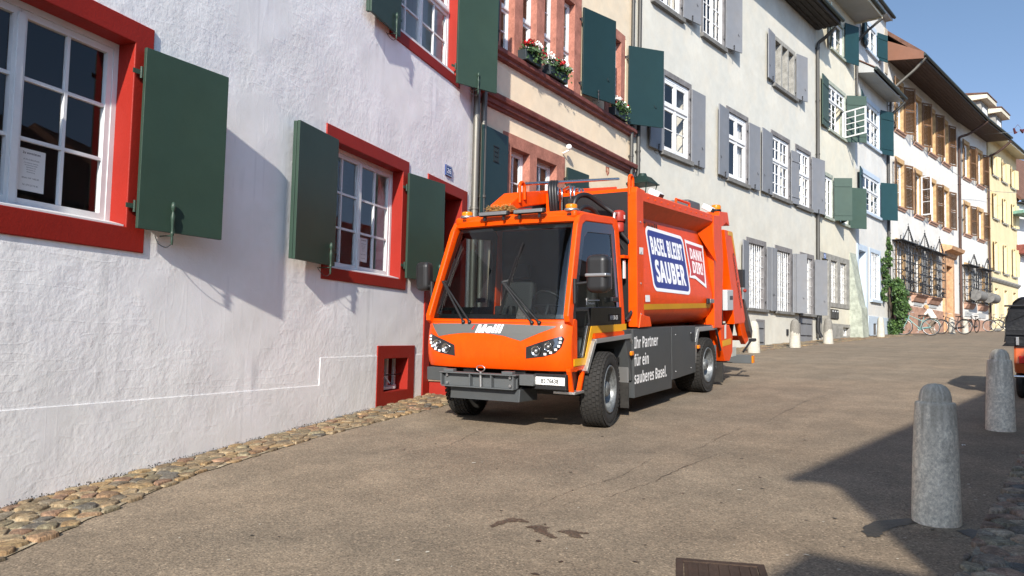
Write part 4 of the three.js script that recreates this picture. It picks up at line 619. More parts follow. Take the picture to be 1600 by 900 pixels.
{
  const H = house('brown_shutter_annex', 'smaller white house with two bays of brown louvred shutters next to the mansion', 29.62, -51.0, 44.8);
  const cs = [1.75, 5.1], holes = []; for (const c of cs) holes.push([c - .68, c + .68, 12.95, 15.4], [c - .68, c + .68, 9.1, 11.2], [c - .7, c + .7, 4.5, 7.0]);
  front(H, mat.white5, 0, 7.05, 1.4, 17.2, holes, 11);
  cs.forEach((c, k) => { brownWindow(H, c, 12.98, 15.3, 1.25, 12, 14); brownWindow(H, c, 9.12, 11.1, 1.25, 12, 14); win(H, c - .66, c + .66, 4.52, 6.95, { z: -.16, leaves: 2, bars: [2, 4], sur: { jw: .16, lt: .2, sb: .02, proud: .04, dep: .3, m: mat.tanStone } }); basketGrille(H, c - 1.2, c + 1.2, 4.5, 6.9, .4, .7, 60 + k);
    const B = part('belly_basket', H); M('mesh_drum', (() => { const g = new THREE.CylinderGeometry(.36, .36, 1.7, 14, 1); g.rotateZ(Math.PI / 2); return at(g, c, 4.9, .66); })(), mat.greySill, B);
    M('window_sill', profile([[-.02, 4.0], [.1, 4.05], [.25, 4.3], [.25, 4.42], [-.02, 4.44]], c - 1.0, c + 1.0), mat.pinkStone, H); M('vent_panel', bx(c - .9, c + .9, 3.5, 3.85, .001, .04), mat.soffitGrey, H); });
  M('base', poly(rect(.02, 7.0, 1.5, 3.35), .001, .06, .01), mat.pinkStone, H);
  eave(H, .0, 7.1, 16.5, 1.5, { depth: 11, soffit: mat.soffitBrown, fascia: mat.soffitDark, rise: .1 });
  pipe(H, 'rainwater_pipe', 6.95, 2.7, 15.2, .08, mat.soffitBrown, { z: .12, top: [[6.95, 15.6, .7], [6.95, 16.3, 1.6]] });
}
// ---------------------------------------------------------------- house 7: pale yellow, and what closes the view
{
  const H = house('yellow_house', 'pale yellow house with cream shutters and dormers further up the street', 34.87, -56.3, 43.7);
  const cs = [1.95, 5.0, 8.1], rows = [[14.4, 15.95], [11.15, 13.05], [7.2, 9.4], [2.9, 5.9]], holes = []; for (const c of cs) for (const [a, b] of rows) holes.push([c - .55, c + .55, a, b]);
  front(H, mat.yellow7, 0, 9.6, 1.5, 17.4, holes, 11);
  for (const c of cs) rows.forEach(([a, b], k) => { win(H, c - .52, c + .52, a + .02, b - .02, { z: -.2, leaves: 2, bars: [1, 2], fw: .06, st: .06, sur: { jw: .12, lt: .15, sb: .02, proud: .03, dep: .28, m: mat.creamSh } }); M('window_sill', bx(c - .75, c + .75, a - .14, a - .01, -.02, .12), mat.greyWarm, H); if (k < 3) { shutter(H, c - .6, -1, .62, a, b, 12, mat.creamSh, { off: .05, hinges: [] }); shutter(H, c + .6, 1, .62, a, b, 12, mat.creamSh, { off: .05, hinges: [] }); } });
  M('string_course', profile([[-.02, 6.3], [.1, 6.35], [.2, 6.5], [.2, 6.6], [-.02, 6.66]], .0, 9.6), mat.greyWarm, H);
  eave(H, 0, 9.7, 17.1, .95, { depth: 11, soffit: mat.soffitCream, fascia: mat.soffitCream, rise: .25 });
  M('bargeboard', profile([[.98, 16.8], [.98, 17.3], [-3.4, 21.2], [-3.4, 20.5]], -.16, -.06), mat.soffitCream, H);
  for (const u of [1.4, 6.0]) { const d = part('dormer', H); M('cheek', bx(u, u + 2.2, 17.6, 20.2, -3.6, -.7), mat.greyWarm, d); M('dormer_window', [bx(u + .5, u + 1.7, 18.4, 19.8, -.7, -.66)], mat.whiteWood, d); M('dormer_eave', [profile([[-.2, 20.2], [-.2, 20.5], [-4, 20.9], [-4, 20.2]], u - .4, u + 2.6)], mat.soffitCream, d); M('dormer_roof', [profile([[-.15, 20.52], [-.15, 20.6], [-4, 21.2], [-4, 20.92]], u - .45, u + 2.65)], mat.roofTile, d); }
}
{
  const H = house('far_house', 'white gabled house with dark roof and copper canopy at the end of the street', 41.6, -63.4, 60);
  front(H, mat.whiteFar, 0, 14, 1.5, 13.5, [[1.5, 2.6, 9.6, 11.4], [1.5, 2.6, 5.6, 7.6]], 9); win(H, 1.5, 2.6, 9.6, 11.4, { bars: [1, 2] }); win(H, 1.5, 2.6, 5.6, 7.6, { bars: [1, 2] });
  eave(H, -.3, 14.2, 13.4, .5, { depth: 9, pitch: 48 });
  const c = part('canopy', H); M('copper_sheet', [bx(-2.2, 1.2, 12.2, 12.45, .4, 1.6)], mat.copper, c); M('balcony', rb(-.6, 3, 9.1, 9.9, .02, .9, .1), mat.roseDark, H);
}

// ---------------------------------------------------------------- houses on the near side: they stand outside the picture, cast the shade at the right and show in the glass
{
  const e = hd(309), H = house('tiled_cottage', 'low cottage with tiled roof on the near side of the street, mirrored in the windows' , 1.0 - e.x * .35, 1.95 - e.z * .35, 219);
  front(H, mat.paleWall, -24, 0, -1.5, 4.95, [[-20, -19, 1.8, 3.4], [-16, -15, 1.8, 3.4], [-12, -11, 1.8, 3.4], [-8, -7, 1.8, 3.4], [-4, -3, 1.8, 3.4]], 7.5);
  for (const u of [-20, -16, -12, -8, -4]) { win(H, u, u + 1, 1.8, 3.4, { bars: [1, 3] }); shutter(H, u - .05, -1, .5, 1.8, 3.4, 4, mat.grey3); shutter(H, u + 1.05, 1, .5, 1.8, 3.4, 4, mat.grey3); }
  const pts = [[.35, 4.9]], n = 24, top = 8.4, back = -3.9; for (let k = 0; k < n; k++) { const t = k / n, t2 = (k + 1) / n; pts.push([.35 + (back - .35) * t, 4.95 + (top - 4.95) * t], [.35 + (back - .35) * t2 + .012, 4.95 + (top - 4.95) * t2 - .035]); } pts.push([back, top], [-7.9, 4.95], [-7.9, 4.85]);
  M('roof', profile(pts, -24, 0), mat.roofTile, H);
  M('gutter', (() => { const g = new THREE.CylinderGeometry(.06, .06, 23.9, 8); g.rotateZ(Math.PI / 2); return at(g, -12, 4.86, .36); })(), mat.zincDark, H);
}
{
  const e = hd(309), H = house('row_house', 'long row house with dark tiled roof mirrored in the truck paint', 1.0 - e.x * .35, 1.95 - e.z * .35, 219);
  const hs = []; for (let u = -58; u < -26; u += 4) hs.push([u, u + 1.1, 3.4, 5.0]); front(H, mat.ochre, -62, -24.3, -.5, 5.6, hs, 8); for (const [a, b, c, d] of hs) win(H, a, b, c, d, { bars: [1, 3] });
  M('roof', profile([[.35, 5.5], [.35, 5.6], [-4, 8.7], [-8.3, 5.7], [-8.3, 5.5]], -62, -24.3), mat.roofTile, H);
}
{
  const H = house('garden_annex', 'plain lower annex behind the camera whose corner shades the road', .64, 2.51, 219);
  front(H, mat.ochre, 0, 9, -1.5, 4.1, [[3, 4.2, 0, 2.4]], 5.5); M('door', bx(3, 4.2, 0, 2.4, -.2, -.15), mat.dgreen2, H); M('flat_roof', bx(0, 9.0, 4.103, 4.13, -5.5, .0), mat.zincDark, H);
}

// ---------------------------------------------------------------- the orange refuse truck
// local frame: x towards its tail, y up, z towards the right of the picture; origin under the front wheel on that side
{
  const K = thing('refuse_truck', 'orange electric refuse truck with blue and white slogan on its side, parked facing the camera', 'truck');
  K.position.set(1.123, gy(1.123, -9.137), -9.137); K.rotation.set(0, (90 - 31) * RAD, Math.atan(.052), 'YXZ');
  const ZC = -1.03, mir = (z) => 2 * ZC - z;
  const or = phy(.80, .074, .001, { roughness: .42, clearcoat: .13, clearcoatRoughness: .08, specularIntensity: .3, map: T.grime }), dg = paint(.058, .062, .064, { roughness: .42 }), mg = paint(.095, .102, .106, { roughness: .45 }), bk = mat.black, gloss = phy(.008, .008, .009, { roughness: .08, clearcoat: 1 }), yl = paint(.72, .36, .01, { roughness: .35 }), alu = std(.55, .55, .53, { metalness: .85, roughness: .38, bumpMap: T.plate, bumpScale: .0025 }), wt = paint(.78, .78, .77, { roughness: .4 });
  const amber = phy(.85, .28, .01, { roughness: .15, transmission: .35, thickness: 0 }), lensG = phy(1, 1, 1, { roughness: .02, transmission: 1, thickness: 0 });
  const glassC = phy(.52, .57, .57, { roughness: 0, transmission: 1, thickness: 0, ior: 1.5 });
  const red = paint(.30, .03, .02, { roughness: .4 });
  const fx = (z) => { const t = Math.min(1, Math.abs((z - ZC) / .985)); return -.885 + .05 * t * t + .11 * t ** 10; };
  const zs = (a, b, n) => Array.from({ length: n + 1 }, (_, i) => a + (b - a) * i / n);
  function sweep(prof, zl, f = fx) { // closed outline [dx, y] carried across the cab front
    const v = [], uv = [], ix = [], n = prof.length;
    zl.forEach((z, k) => { for (const [dx, y] of prof) { v.push(f(z) + dx, y, z); uv.push(z, y + dx); } if (k) for (let i = 0; i < n; i++) { const j = (i + 1) % n, a = (k - 1) * n + i, b = (k - 1) * n + j; ix.push(a, b, a + n, b, b + n, a + n); } });
    for (const [o, fl] of [[0, 1], [(zl.length - 1) * n, 0]]) { const tr = THREE.ShapeUtils.triangulateShape(prof.map((p) => new THREE.Vector2(...p)), []); for (const t of tr) fl ? ix.push(o + t[0], o + t[2], o + t[1]) : ix.push(o + t[0], o + t[1], o + t[2]); }
    let g = new THREE.BufferGeometry(); g.setAttribute('position', new THREE.Float32BufferAttribute(v, 3)); g.setAttribute('uv', new THREE.Float32BufferAttribute(uv, 2)); g.setIndex(ix); g = toCreasedNormals(g, .6); return g;
  }
  function patch(pts, map, max = .06, uvb = null) { // flat outline tessellated, then laid on a curved surface by map(a, b) -> [x, y, z]
    let g = new THREE.ShapeGeometry(new THREE.Shape(pts.map((p) => new THREE.Vector2(...p)))); g = new TessellateModifier(max, 7).modify(g); const p = g.attributes.position, u = g.attributes.uv;
    for (let i = 0; i < p.count; i++) { const a = p.getX(i), b = p.getY(i); if (uvb) u.setXY(i, (a - uvb[0]) / (uvb[1] - uvb[0]), (b - uvb[2]) / (uvb[3] - uvb[2])); p.setXYZ(i, ...map(a, b)); }
    g.computeVertexNormals(); return fin(g);
  }
  const lean = (g) => { const p = g.attributes.position; for (let i = 0; i < p.count; i++) { const y = p.getY(i); if (y > 1.25) p.setZ(i, p.getZ(i) - (y - 1.25) * .075); } g.computeVertexNormals(); return g; };
  const mirG = (g) => { g = fin(g.clone()); const p = g.attributes.position.array; for (let i = 2; i < p.length; i += 3) p[i] = 2 * ZC - p[i]; for (let i = 0; i < p.length; i += 9) for (let c = 0; c < 3; c++) { const t = p[i + 3 + c]; p[i + 3 + c] = p[i + 6 + c]; p[i + 6 + c] = t; } const u = g.attributes.uv.array; for (let i = 0; i < u.length; i += 6) for (let c = 0; c < 2; c++) { const t = u[i + 2 + c]; u[i + 2 + c] = u[i + 4 + c]; u[i + 4 + c] = t; } g.computeVertexNormals(); return g; };

  // --- cab shell
  const frontProf = [[.10, .69], [.03, .705], [.005, .75], [-.012, .84], [-.016, .95], [-.006, 1.04], [.008, 1.12], [.03, 1.20], [.055, 1.262], [.09, 1.275], [.13, 1.26], [.13, .70]];
  const frontX = (y) => { for (let i = 1; i < 9; i++) if (y <= frontProf[i + 1][1]) { const a = frontProf[i], b = frontProf[i + 1], t = (y - a[1]) / (b[1] - a[1]); return a[0] + (b[0] - a[0]) * Math.max(0, t); } return .06; };
  const onFront = (off) => (z, y) => [fx(z) + frontX(y) - off, y, z];
  M('front_panel', sweep(frontProf, zs(-.055, mir(-.055), 44)), or, K);
  const gp = [[-1.93, 1.212], [-1.77, 1.06], [-1.6, 1.088], [-1.4, 1.108], [-1.1, 1.112], [-.85, 1.085], [-.62, 1.03], [-.40, 1.12], [-.22, 1.185], [-.21, 1.2], [-1.0, 1.222]];
  const band = M('front_band', patch(gp, onFront(.004)), std(.10, .102, .10, { roughness: .45 }), K);
  const logo = canvasTex(512, 160, (c) => { c.fillStyle = '#000'; c.fillRect(0, 0, 512, 160); c.save(); c.transform(1.18, 0, -.36, 1.2, 60, 136); c.fillStyle = '#fff'; c.strokeStyle = '#fff'; c.lineWidth = 9; c.font = 'bold 140px sans-serif'; c.fillText('Meili', 0, 0); c.strokeText('Meili', 0, 0); c.restore(); });
  logo.colorSpace = THREE.NoColorSpace; M('maker_lettering', patch(rect(-1.29, -.83, 1.10, 1.215), onFront(.009), .05, [-1.29, -.83, 1.10, 1.215]), std(.82, .82, .82, { alphaMap: logo, transparent: true, roughness: .4 }), band); M('maker_accent', patch([[-1.29, 1.15], [-1.255, 1.20], [-1.24, 1.20], [-1.265, 1.15]], onFront(.008)), paint(.6, .02, .02), band);
  // headlamps
  for (const s of [0, 1]) {
    const Z = (z) => s ? mir(z) : z, H = part('headlight', K);
    M('housing', patch([[-.545, .965], [-.40, 1.015], [-.14, 1.092], [-.115, 1.06], [-.14, .97], [-.20, .905], [-.33, .865], [-.55, .838]].map(([z, y]) => [Z(z), y]), onFront(.006)), gloss, H);
    for (const [z, y, r] of [[-.42, .925, .058], [-.275, .975, .05]]) { const [X] = onFront(.008)(Z(z), y); const c = lathe([[0, -.012], [r * .35, -.010], [r * .8, .0], [r * .97, .014], [r, .012], [r, 0]], 20); c.rotateZ(Math.PI / 2); M('reflector', at(c, X, y, Z(z)), mat.chrome, H); const l = new THREE.SphereGeometry(r * .96, 16, 8, 0, 6.284, 0, .5); l.scale(1, .25, 1); l.rotateZ(Math.PI / 2); M('lens', at(l, X + .2 * r - .026, y, Z(z)), lensG, H); const bl = new THREE.SphereGeometry(r * .38, 10, 8); M('bulb', at(bl, X - .006, y, Z(z)), mat.steel, H); }
    for (const [z, y] of [[-.15, 1.06], [-.152, 1.02], [-.165, .98], [-.195, .943], [-.25, .91], [-.315, .892]]) { const [X] = onFront(.007)(Z(z), y); M('led', rb(X - .008, X + .004, y - .013, y + .013, Z(z) - .016, Z(z) + .016, .003), wt, H); }
  }
  // windscreen
  const wsMap = (s, t) => { const hb = .905, ht = .80, hw = hb + (ht - hb) * t, z = ZC + hw * s, x = (fx(ZC + .9 * s) + .065) * (1 - t) + (-.37 + .07 * s * s) * t - .025 * Math.sin(t * 3.14); return [x, 1.275 + 1.115 * t, z]; };
  const gridSurf = (f, nu, nv) => { const g = new THREE.PlaneGeometry(1, 1, nu, nv), p = g.attributes.position; for (let i = 0; i < p.count; i++) p.setXYZ(i, ...f((p.getX(i) + .5) * 2 - 1, p.getY(i) + .5)); g.computeVertexNormals(); return g; };
  M('windscreen', gridSurf(wsMap, 24, 12), glassC, K);
  M('windscreen_border', [patch(rect(-1, 1, 0, .045), (a, b) => { const q = wsMap(a, b); return [q[0] + .006, q[1], q[2]]; }, .12), patch(rect(-1, 1, .945, 1), (a, b) => { const q = wsMap(a, b); return [q[0] + .006, q[1], q[2]]; }, .12), patch(rect(-1, -.962, .045, .945), (a, b) => { const q = wsMap(a, b); return [q[0] + .006, q[1], q[2]]; }, .12), patch(rect(.962, 1, .045, .945), (a, b) => { const q = wsMap(a, b); return [q[0] + .006, q[1], q[2]]; }, .12)], bk, K);
  // side frames, doors
  const sideO = [[-.70, .70], [-.36, .70], [-.20, 1.035], [.79, 1.035], [.79, 2.42], [.75, 2.50], [.66, 2.53], [-.22, 2.50], [-.33, 2.46], [-.40, 2.36], [-.81, 1.31], [-.80, 1.25], [-.72, 1.2]], doorO = [[-.665, .80], [-.41, .80], [-.245, 1.135], [.655, 1.135], [.655, 2.36], [.60, 2.43], [-.18, 2.405], [-.27, 2.36], [-.32, 2.27], [-.68, 1.33]];
  const doorI = [[-.60, 1.40], [.54, 1.40], [.54, 2.30], [-.14, 2.28], [-.235, 2.22]], doorL = [[-.60, .86], [-.46, .86], [-.32, 1.19], [-.28, 1.22], [-.28, 1.36], [-.61, 1.36]];
  for (const s of [0, 1]) {
    const mk = (g) => s ? mirG(g) : g, D = part('door', K);
    M('cab_side', mk(lean(poly(sideO, -.12, -.055, .012, [doorO]))), or, K);
    M('door_frame', mk(lean(poly(doorO.map(([x, y]) => [x, y]), -.105, -.062, .004, [doorI, doorL]))), phy(.014, .014, .015, { roughness: .25, clearcoat: .6 }), D);
    M('door_glass', mk(lean(patch(doorI, (x, y) => [x, y, -.075], .12))), glassC, D); M('lower_glass', mk(patch(doorL, (x, y) => [x, y, -.075], .2)), glassC, D);
    M('door_handle', mk(rb(.33, .52, 1.46, 1.52, -.07, -.03, .012)), bk, D);
    M('yellow_stripe', mk(poly([[-.70, .755], [-.372, .755], [-.205, 1.10], [.785, 1.10], [.785, 1.185], [-.25, 1.185], [-.42, .835], [-.70, .835]], -.054, -.047)), yl, D);
    M('lower_skin', mk(poly([[-.24, 1.19], [.655, 1.19], [.655, 1.395], [-.24, 1.395]], -.061, -.058)), gloss, D);
  }
  { const kt = canvasTex(256, 64, (c) => { c.fillStyle = '#0b0b0b'; c.fillRect(0, 0, 256, 64); c.fillStyle = '#d8d8d8'; c.save(); c.translate(128, 50); c.scale(.8, 1); c.font = 'bold 52px sans-serif'; c.textAlign = 'center'; c.fillText('KE130-25', 0, 0); c.restore(); }); M('model_number', at(new THREE.PlaneGeometry(.34, .085), .42, 1.27, -.0565), std(1, 1, 1, { map: kt, roughness: .2 }), K); }
  { const b1 = canvasTex(256, 64, (c) => { c.fillStyle = '#000'; c.fillRect(0, 0, 256, 64); c.fillStyle = '#fff'; c.fillRect(14, 8, 10, 50); c.fillRect(6, 14, 14, 8); c.fillRect(38, 4, 3, 58); c.fillRect(48, 22, 190, 4); c.font = '20px sans-serif'; c.fillText('Tiefbauamt', 48, 54); }); b1.colorSpace = THREE.NoColorSpace; M('door_sticker', at(new THREE.PlaneGeometry(.42, .1), -.12, 1.47, -.083), std(.8, .8, .8, { alphaMap: b1, transparent: true }), K); }
  M('roof', rb(-.36, .80, 2.43, 2.53, mir(-.18), -.18, .04), or, K);
  M('visor', sweep([[.0, 2.385], [-.03, 2.40], [-.035, 2.46], [-.01, 2.495], [.12, 2.50], [.12, 2.385]], zs(-.20, mir(-.20), 20), (z) => -.375 + .06 * ((z - ZC) / .8) ** 2), or, K);
  M('rear_bulkhead', bx(.74, .782, .72, 2.44, mir(-.2), -.2), bk, K);
  M('cab_floor', [bx(-.72, .75, .70, .76, mir(-.13), -.13)], bk, K);
  const dash = std(.03, .031, .032, { roughness: .7 });
  M('dashboard', [sweep([[.10, .78], [.08, 1.18], [.14, 1.24], [.30, 1.25], [.40, 1.16], [.34, .78]], zs(-.14, mir(-.14), 16)), rb(-.52, -.42, 1.2, 1.42, -1.2, -.95, .02)], dash, K);
  for (const z of [-.58, -1.48]) { const S = part('seat', K); M('cushion', rb(.02, .52, .98, 1.14, z - .24, z + .24, .05), dash, S); const b = rb(-.07, .07, 0, .62, -.23, .23, .05); b.rotateZ(-.12); M('backrest', at(b, .52, 1.12, z), dash, S); const h = rb(-.05, .05, 0, .2, -.13, .13, .04); h.rotateZ(-.12); M('headrest', at(h, .61, 1.77, z), dash, S); }
  { const W = part('steering_wheel', K), t = new THREE.TorusGeometry(.2, .015, 8, 28); t.rotateY(Math.PI / 2); t.rotateZ(.55); M('wheel_rim', at(t, -.30, 1.42, -.58), bk, W); M('column', [rod([-.5, 1.1, -.58], [-.3, 1.42, -.58], .03), rod([-.3, 1.42, -.76], [-.3, 1.42, -.4], .013), rod([-.3, 1.42, -.58], [-.2, 1.27, -.58], .013)], bk, W); }
  // pillars' grab rails and wipers
  for (const [z0, zt, y1] of [[-1.42, -1.93, 1.72], [-.50, -1.02, 1.70]]) {
    const W = part('wiper', K), base = (z) => [fx(z) + .03, 1.235, z]; const p = (z, y, o = .05) => { const t = (y - 1.275) / 1.115, s = (z - ZC) / (.905 - .15 * t); const q = wsMap(Math.max(-1, Math.min(1, s)), Math.max(0, t)); return [q[0] - o, y, z]; };
    const a = base(z0), a2 = base(z0 + .09), e = p(zt + .06, y1), e2 = p(zt + .1, y1 - .02);
    M('arm', [rod(a, e, .015, 6), rod(a2, e2, .013, 6), at(new THREE.SphereGeometry(.026, 10, 8), ...a), at(new THREE.SphereGeometry(.026, 10, 8), ...a2)], bk, W);
    const zb = zt + .06; M('blade', [bar(p(zb + .02, 1.33, .02), p(zb + .15, 2.16, .02), .02, .016), bar(p(zb + .04, 1.45, .04), p(zb + .12, 2.0, .04), .012, .012), bar(e, p(zb + .08, 1.72, .02), .02, .02)], bk, W);
  }
  // roof lamps
  for (const [x, z] of [[-.30, -.27], [-.30, mir(-.33)]]) { const B = part('beacon', K); M('beacon_base', at(lathe([[0, 0], [.07, 0], [.085, .012], [.085, .03], [.07, .04], [0, .04]], 20), x, 2.51, z), mat.steel, B); M('beacon_dome', at(lathe([[.068, .04], [.07, .075], [.06, .088], [0, .09]], 20), x, 2.51, z), amber, B); M('beacon_foot', rb(x - .06, x + .06, 2.45, 2.51, z - .05, z + .05, .02), bk, B); }
  for (const z of [-1.23, -.74]) { const L = part('light_bar', K); M('bar_housing', rb(-.50, -.42, 2.50, 2.56, z - .21, z + .21, .02), bk, L); M('bar_lens', rb(-.51, -.50, 2.51, 2.55, z - .19, z + .19, .004), mat.steel, L); M('bar_feet', [bx(-.47, -.44, 2.45, 2.50, z - .15, z - .12), bx(-.47, -.44, 2.45, 2.50, z + .12, z + .15)], bk, L); }
  // mirrors
  for (const s of [0, 1]) { const mk = (g) => s ? mirG(g) : g, P = part('mirror', K); const body = rb(-.10, .10, 1.56, 1.98, .09, .35, .075); if (s) { body.translate(0, -1.76, -.13); body.scale(.85, .85, .75); body.translate(0, 1.78, .03); } M('mirror_body', mk(at(body, -.62, 0, 0)), std(.016, .016, .017, { roughness: .42 }), P); if (!s) M('mirror_trim', mk(rb(-.735, -.60, 1.735, 1.775, .1, .355, .015)), mat.steel, P); if (!s) M('mirror_glass', mk(rb(-.53, -.515, 1.6, 1.94, .12, .33, .01)), mat.chrome, P); M('mirror_arm', [rod([-.66, 1.66, -.06], [-.64, 1.68, .12], .018), rod([-.67, 1.45, -.05], [-.67, 1.72, -.05], .022)].map(mk), bk, P); }
  // --- front mounting plate and bumper
  const B = part('mounting_plate', K);
  M('face_plate', rb(-.93, -.90, .50, .655, -1.64, -.64, .004), mg, B); M('flange', rb(-1.0, -.90, .645, .66, -1.66, -.62, .004), mg, B); M('flange', rb(-1.0, -.90, .49, .503, -1.63, -.65, .004), mg, B);
  for (const z of [-1.64, -1.24, -.95, -.66]) M('gusset', bx(-.99, -.925, .503, .644, z - .008, z + .008), mg, B);
  for (const [z, y] of [[-1.58, .62], [-1.58, .53], [-.72, .62], [-.72, .53]]) { const g = new THREE.CylinderGeometry(.018, .018, .03, 6); g.rotateZ(Math.PI / 2); M('bolt', at(g, -.94, y, z), mat.steel, B); }
  M('coupling_pin', [rod([-.965, .50, -1.10], [-.965, .67, -1.10], .017)], mat.steel, B); M('pin_ring', (() => { const g = new THREE.TorusGeometry(.055, .008, 6, 20); g.scale(1, .62, 1); g.rotateY(Math.PI / 2); return at(g, -.965, .71, -1.10); })(), mat.steel, B);
  M('lug', [rb(-.97, -.90, .66, .69, -1.62, -1.48, .004), rb(-.97, -.90, .66, .69, -.82, -.68, .004)], mg, B); M('side_bracket', rb(-.92, -.80, .54, .66, -.62, -.44, .006), mg, B);
  M('under_bumper', poly([[-.92, .35], [-.50, .33], [-.50, .488], [-.90, .488]], -1.56, -.62, .008), dg, K); M('side_valance', rb(-.84, -.55, .53, .69, mir(-.1), -1.68, .01), dg, K); M('chassis', [bx(-.8, 6.0, .55, .80, -1.45, -1.30), bx(-.8, 6.0, .55, .80, -.76, -.61), bx(-.1, .15, .35, .6, mir(-.3), -.3), bx(3.85, 4.1, .32, .6, mir(-.3), -.3), bx(.9, 3.4, .4, 1.05, -1.2, -.86)], bk, K);
  const np = part('number_plate', K); M('plate_holder', rb(-.85, -.80, .50, .675, -.47, -.07, .01), bk, np); const pt = canvasTex(512, 128, (c) => { c.fillStyle = '#f4f4f0'; c.fillRect(0, 0, 512, 128); c.fillStyle = '#111'; c.font = 'bold 92px sans-serif'; c.textAlign = 'center'; c.save(); c.translate(258, 98); c.scale(.80, 1.1); c.fillText('BS\u00b776438', 0, 0); c.lineWidth = 4; c.strokeStyle = '#111'; c.strokeText('BS\u00b776438', 0, 0); c.restore(); c.strokeStyle = '#222'; c.lineWidth = 4; c.strokeRect(3, 3, 506, 122); });
  M('plate', rb(-.862, -.852, .552, .642, -.455, -.085, .004), wt, np); { const g = new THREE.PlaneGeometry(.36, .084); g.rotateY(-Math.PI / 2); M('plate_face', at(g, -.8635, .597, -.27), std(1, 1, 1, { map: pt, roughness: .35 }), np); }
  // step frame below the door
  M('step_frame', [bar([-.76, .70, -.08], [-.70, .47, -.08], .05, .03), bar([-.40, .74, -.08], [-.52, .47, -.08], .05, .03), bar([-.78, .715, -.08], [-.36, .735, -.08], .05, .04)], or, K); M('step_tread', rb(-.72, -.48, .445, .475, -.3, -.03, .006), alu, K); M('step_box', bx(-.72, -.42, .49, .70, -.35, -.12), bk, K);
  // --- wheels
  function wheel(x, z, steer, dual, far) {
    const W = part('wheel', K), R = .435, w = dual ? .46 : .27;
    const tyre = lathe([[.27, -w / 2 + .03], [.30, -w / 2 + .008], [.36, -w / 2], [.405, -w / 2 + .012], [.424, -w / 2 + .035], [.428, 0], [.424, w / 2 - .035], [.405, w / 2 - .012], [.36, w / 2], [.30, w / 2 - .008], [.27, w / 2 - .03], [.27, 0]], 48); tyre.rotateX(Math.PI / 2);
    const g = []; const rows = dual ? 8 : 5, n = 46, bw = (w - .05) / rows;
    for (let r = 0; r < rows; r++) for (let k = 0; k < n; k++) { const b = bx(-.0245, .0245, -.02, .012, -bw / 2 + .005, bw / 2 - .005); b.translate(0, .426, -w / 2 + .025 + bw * (r + .5)); b.rotateZ((k + (r & 1 ? .5 : 0) + .12 * r) / n * Math.PI * 2); g.push(b); }
    for (let k = 0; k < n; k++) for (const s of [-1, 1]) { const b = bx(-.02, .02, -.03, .0, -.004, .004); b.translate(0, .425, s * (w / 2 - .008)); b.rotateZ(k / n * Math.PI * 2); g.push(b); }
    const rimM = std(.25, .28, .31, { metalness: .35, roughness: .4, map: T.dust });
    const q = dual ? 1 : 1; const e = w / 2; const rim = lathe([[.272, e - .03], [.285, e - .018], [.275, e - .004], [.255, e - .012], [.24, e - .06], [.225, e - .16], [.17, e - .175], [.10, e - .15], [.095, e - .06], [.07, e - .03], [0, e - .028]], 32); rim.rotateX(Math.PI / 2);
    const nuts = []; for (let k = 0; k < 8; k++) { const c = new THREE.CylinderGeometry(.014, .014, .03, 6); c.rotateX(Math.PI / 2); const a = k / 8 * 6.283; nuts.push(at(c, Math.cos(a) * .135, Math.sin(a) * .135, e - .15)); }
    const back = lathe([[.272, -e + .03], [.24, -e + .06], [.1, -e + .08], [0, -e + .08]], 24); back.rotateX(Math.PI / 2);
    M('tyre', tyre, mat.rubber, W); const tr = M('tread', g, mat.rubber, W); tr.userData.kind = 'stuff'; M('rim', rim, rimM, W); M('brake_drum', back, rimM, W); const nt = M('wheel_nuts', nuts, mat.steel, W); nt.userData.kind = 'stuff';
    W.position.set(x, R + .003, z); W.rotation.y = steer + (far ? Math.PI : 0);
  }
  wheel(.03, -.07, .15, false, false); wheel(.03, mir(-.12), .15, false, true); wheel(4.0, -.19, 0, true, false); wheel(4.0, mir(-.19), 0, true, true);
  // --- wheel arches, flaps
  const arch = (pts, w, z0, z1, m, n) => { for (let k = 0; k + 1 < pts.length; k++) { const [a, b] = [pts[k], pts[k + 1]], L = Math.hypot(b[0] - a[0], b[1] - a[1]), nx = -(b[1] - a[1]) / L * w, ny = (b[0] - a[0]) / L * w; const pp = k ? [[a[0], a[1]], [b[0], b[1]], [b[0] + nx, b[1] + ny], [a[0] + nx * .9, a[1] + ny * .9]] : [[a[0], a[1]], [b[0], b[1]], [b[0] + nx, b[1] + ny], [a[0] + nx, a[1] + ny]]; M(n, poly(pp, z0, z1 - k * .002, .003), m, K); } };
  arch([[-.42, .66], [-.205, .985], [.86, 1.0]], .055, -.40, -.005, alu, 'arch_strip'); M('arch_strip', bar([.84, 1.0, -.02], [1.14, .74, -.02], .02, .03), alu, K);
  M('arch_orange', poly([[-.19, 1.04], [.80, 1.055], [.80, 1.098], [-.195, 1.095]], -.06, -.03), or, K); M('inner_arch', [bx(-.4, .85, .985, 1.0, mir(-.1), -.42)], bk, K);
  for (const s of [0, 1]) { const mk = (g) => s ? mirG(g) : g, F = part('mudguard', K); M('metal_guard', mk(rb(.82, .84, .42, .80, -.36, -.04, .006)), mat.steel, F); M('rubber_flap', mk(bx(.80, .815, .12, .44, -.38, -.03)), mat.rubber, F); }
  M('marker_lamp', rb(.78, .87, .78, .84, -.01, .025, .02), amber, K);
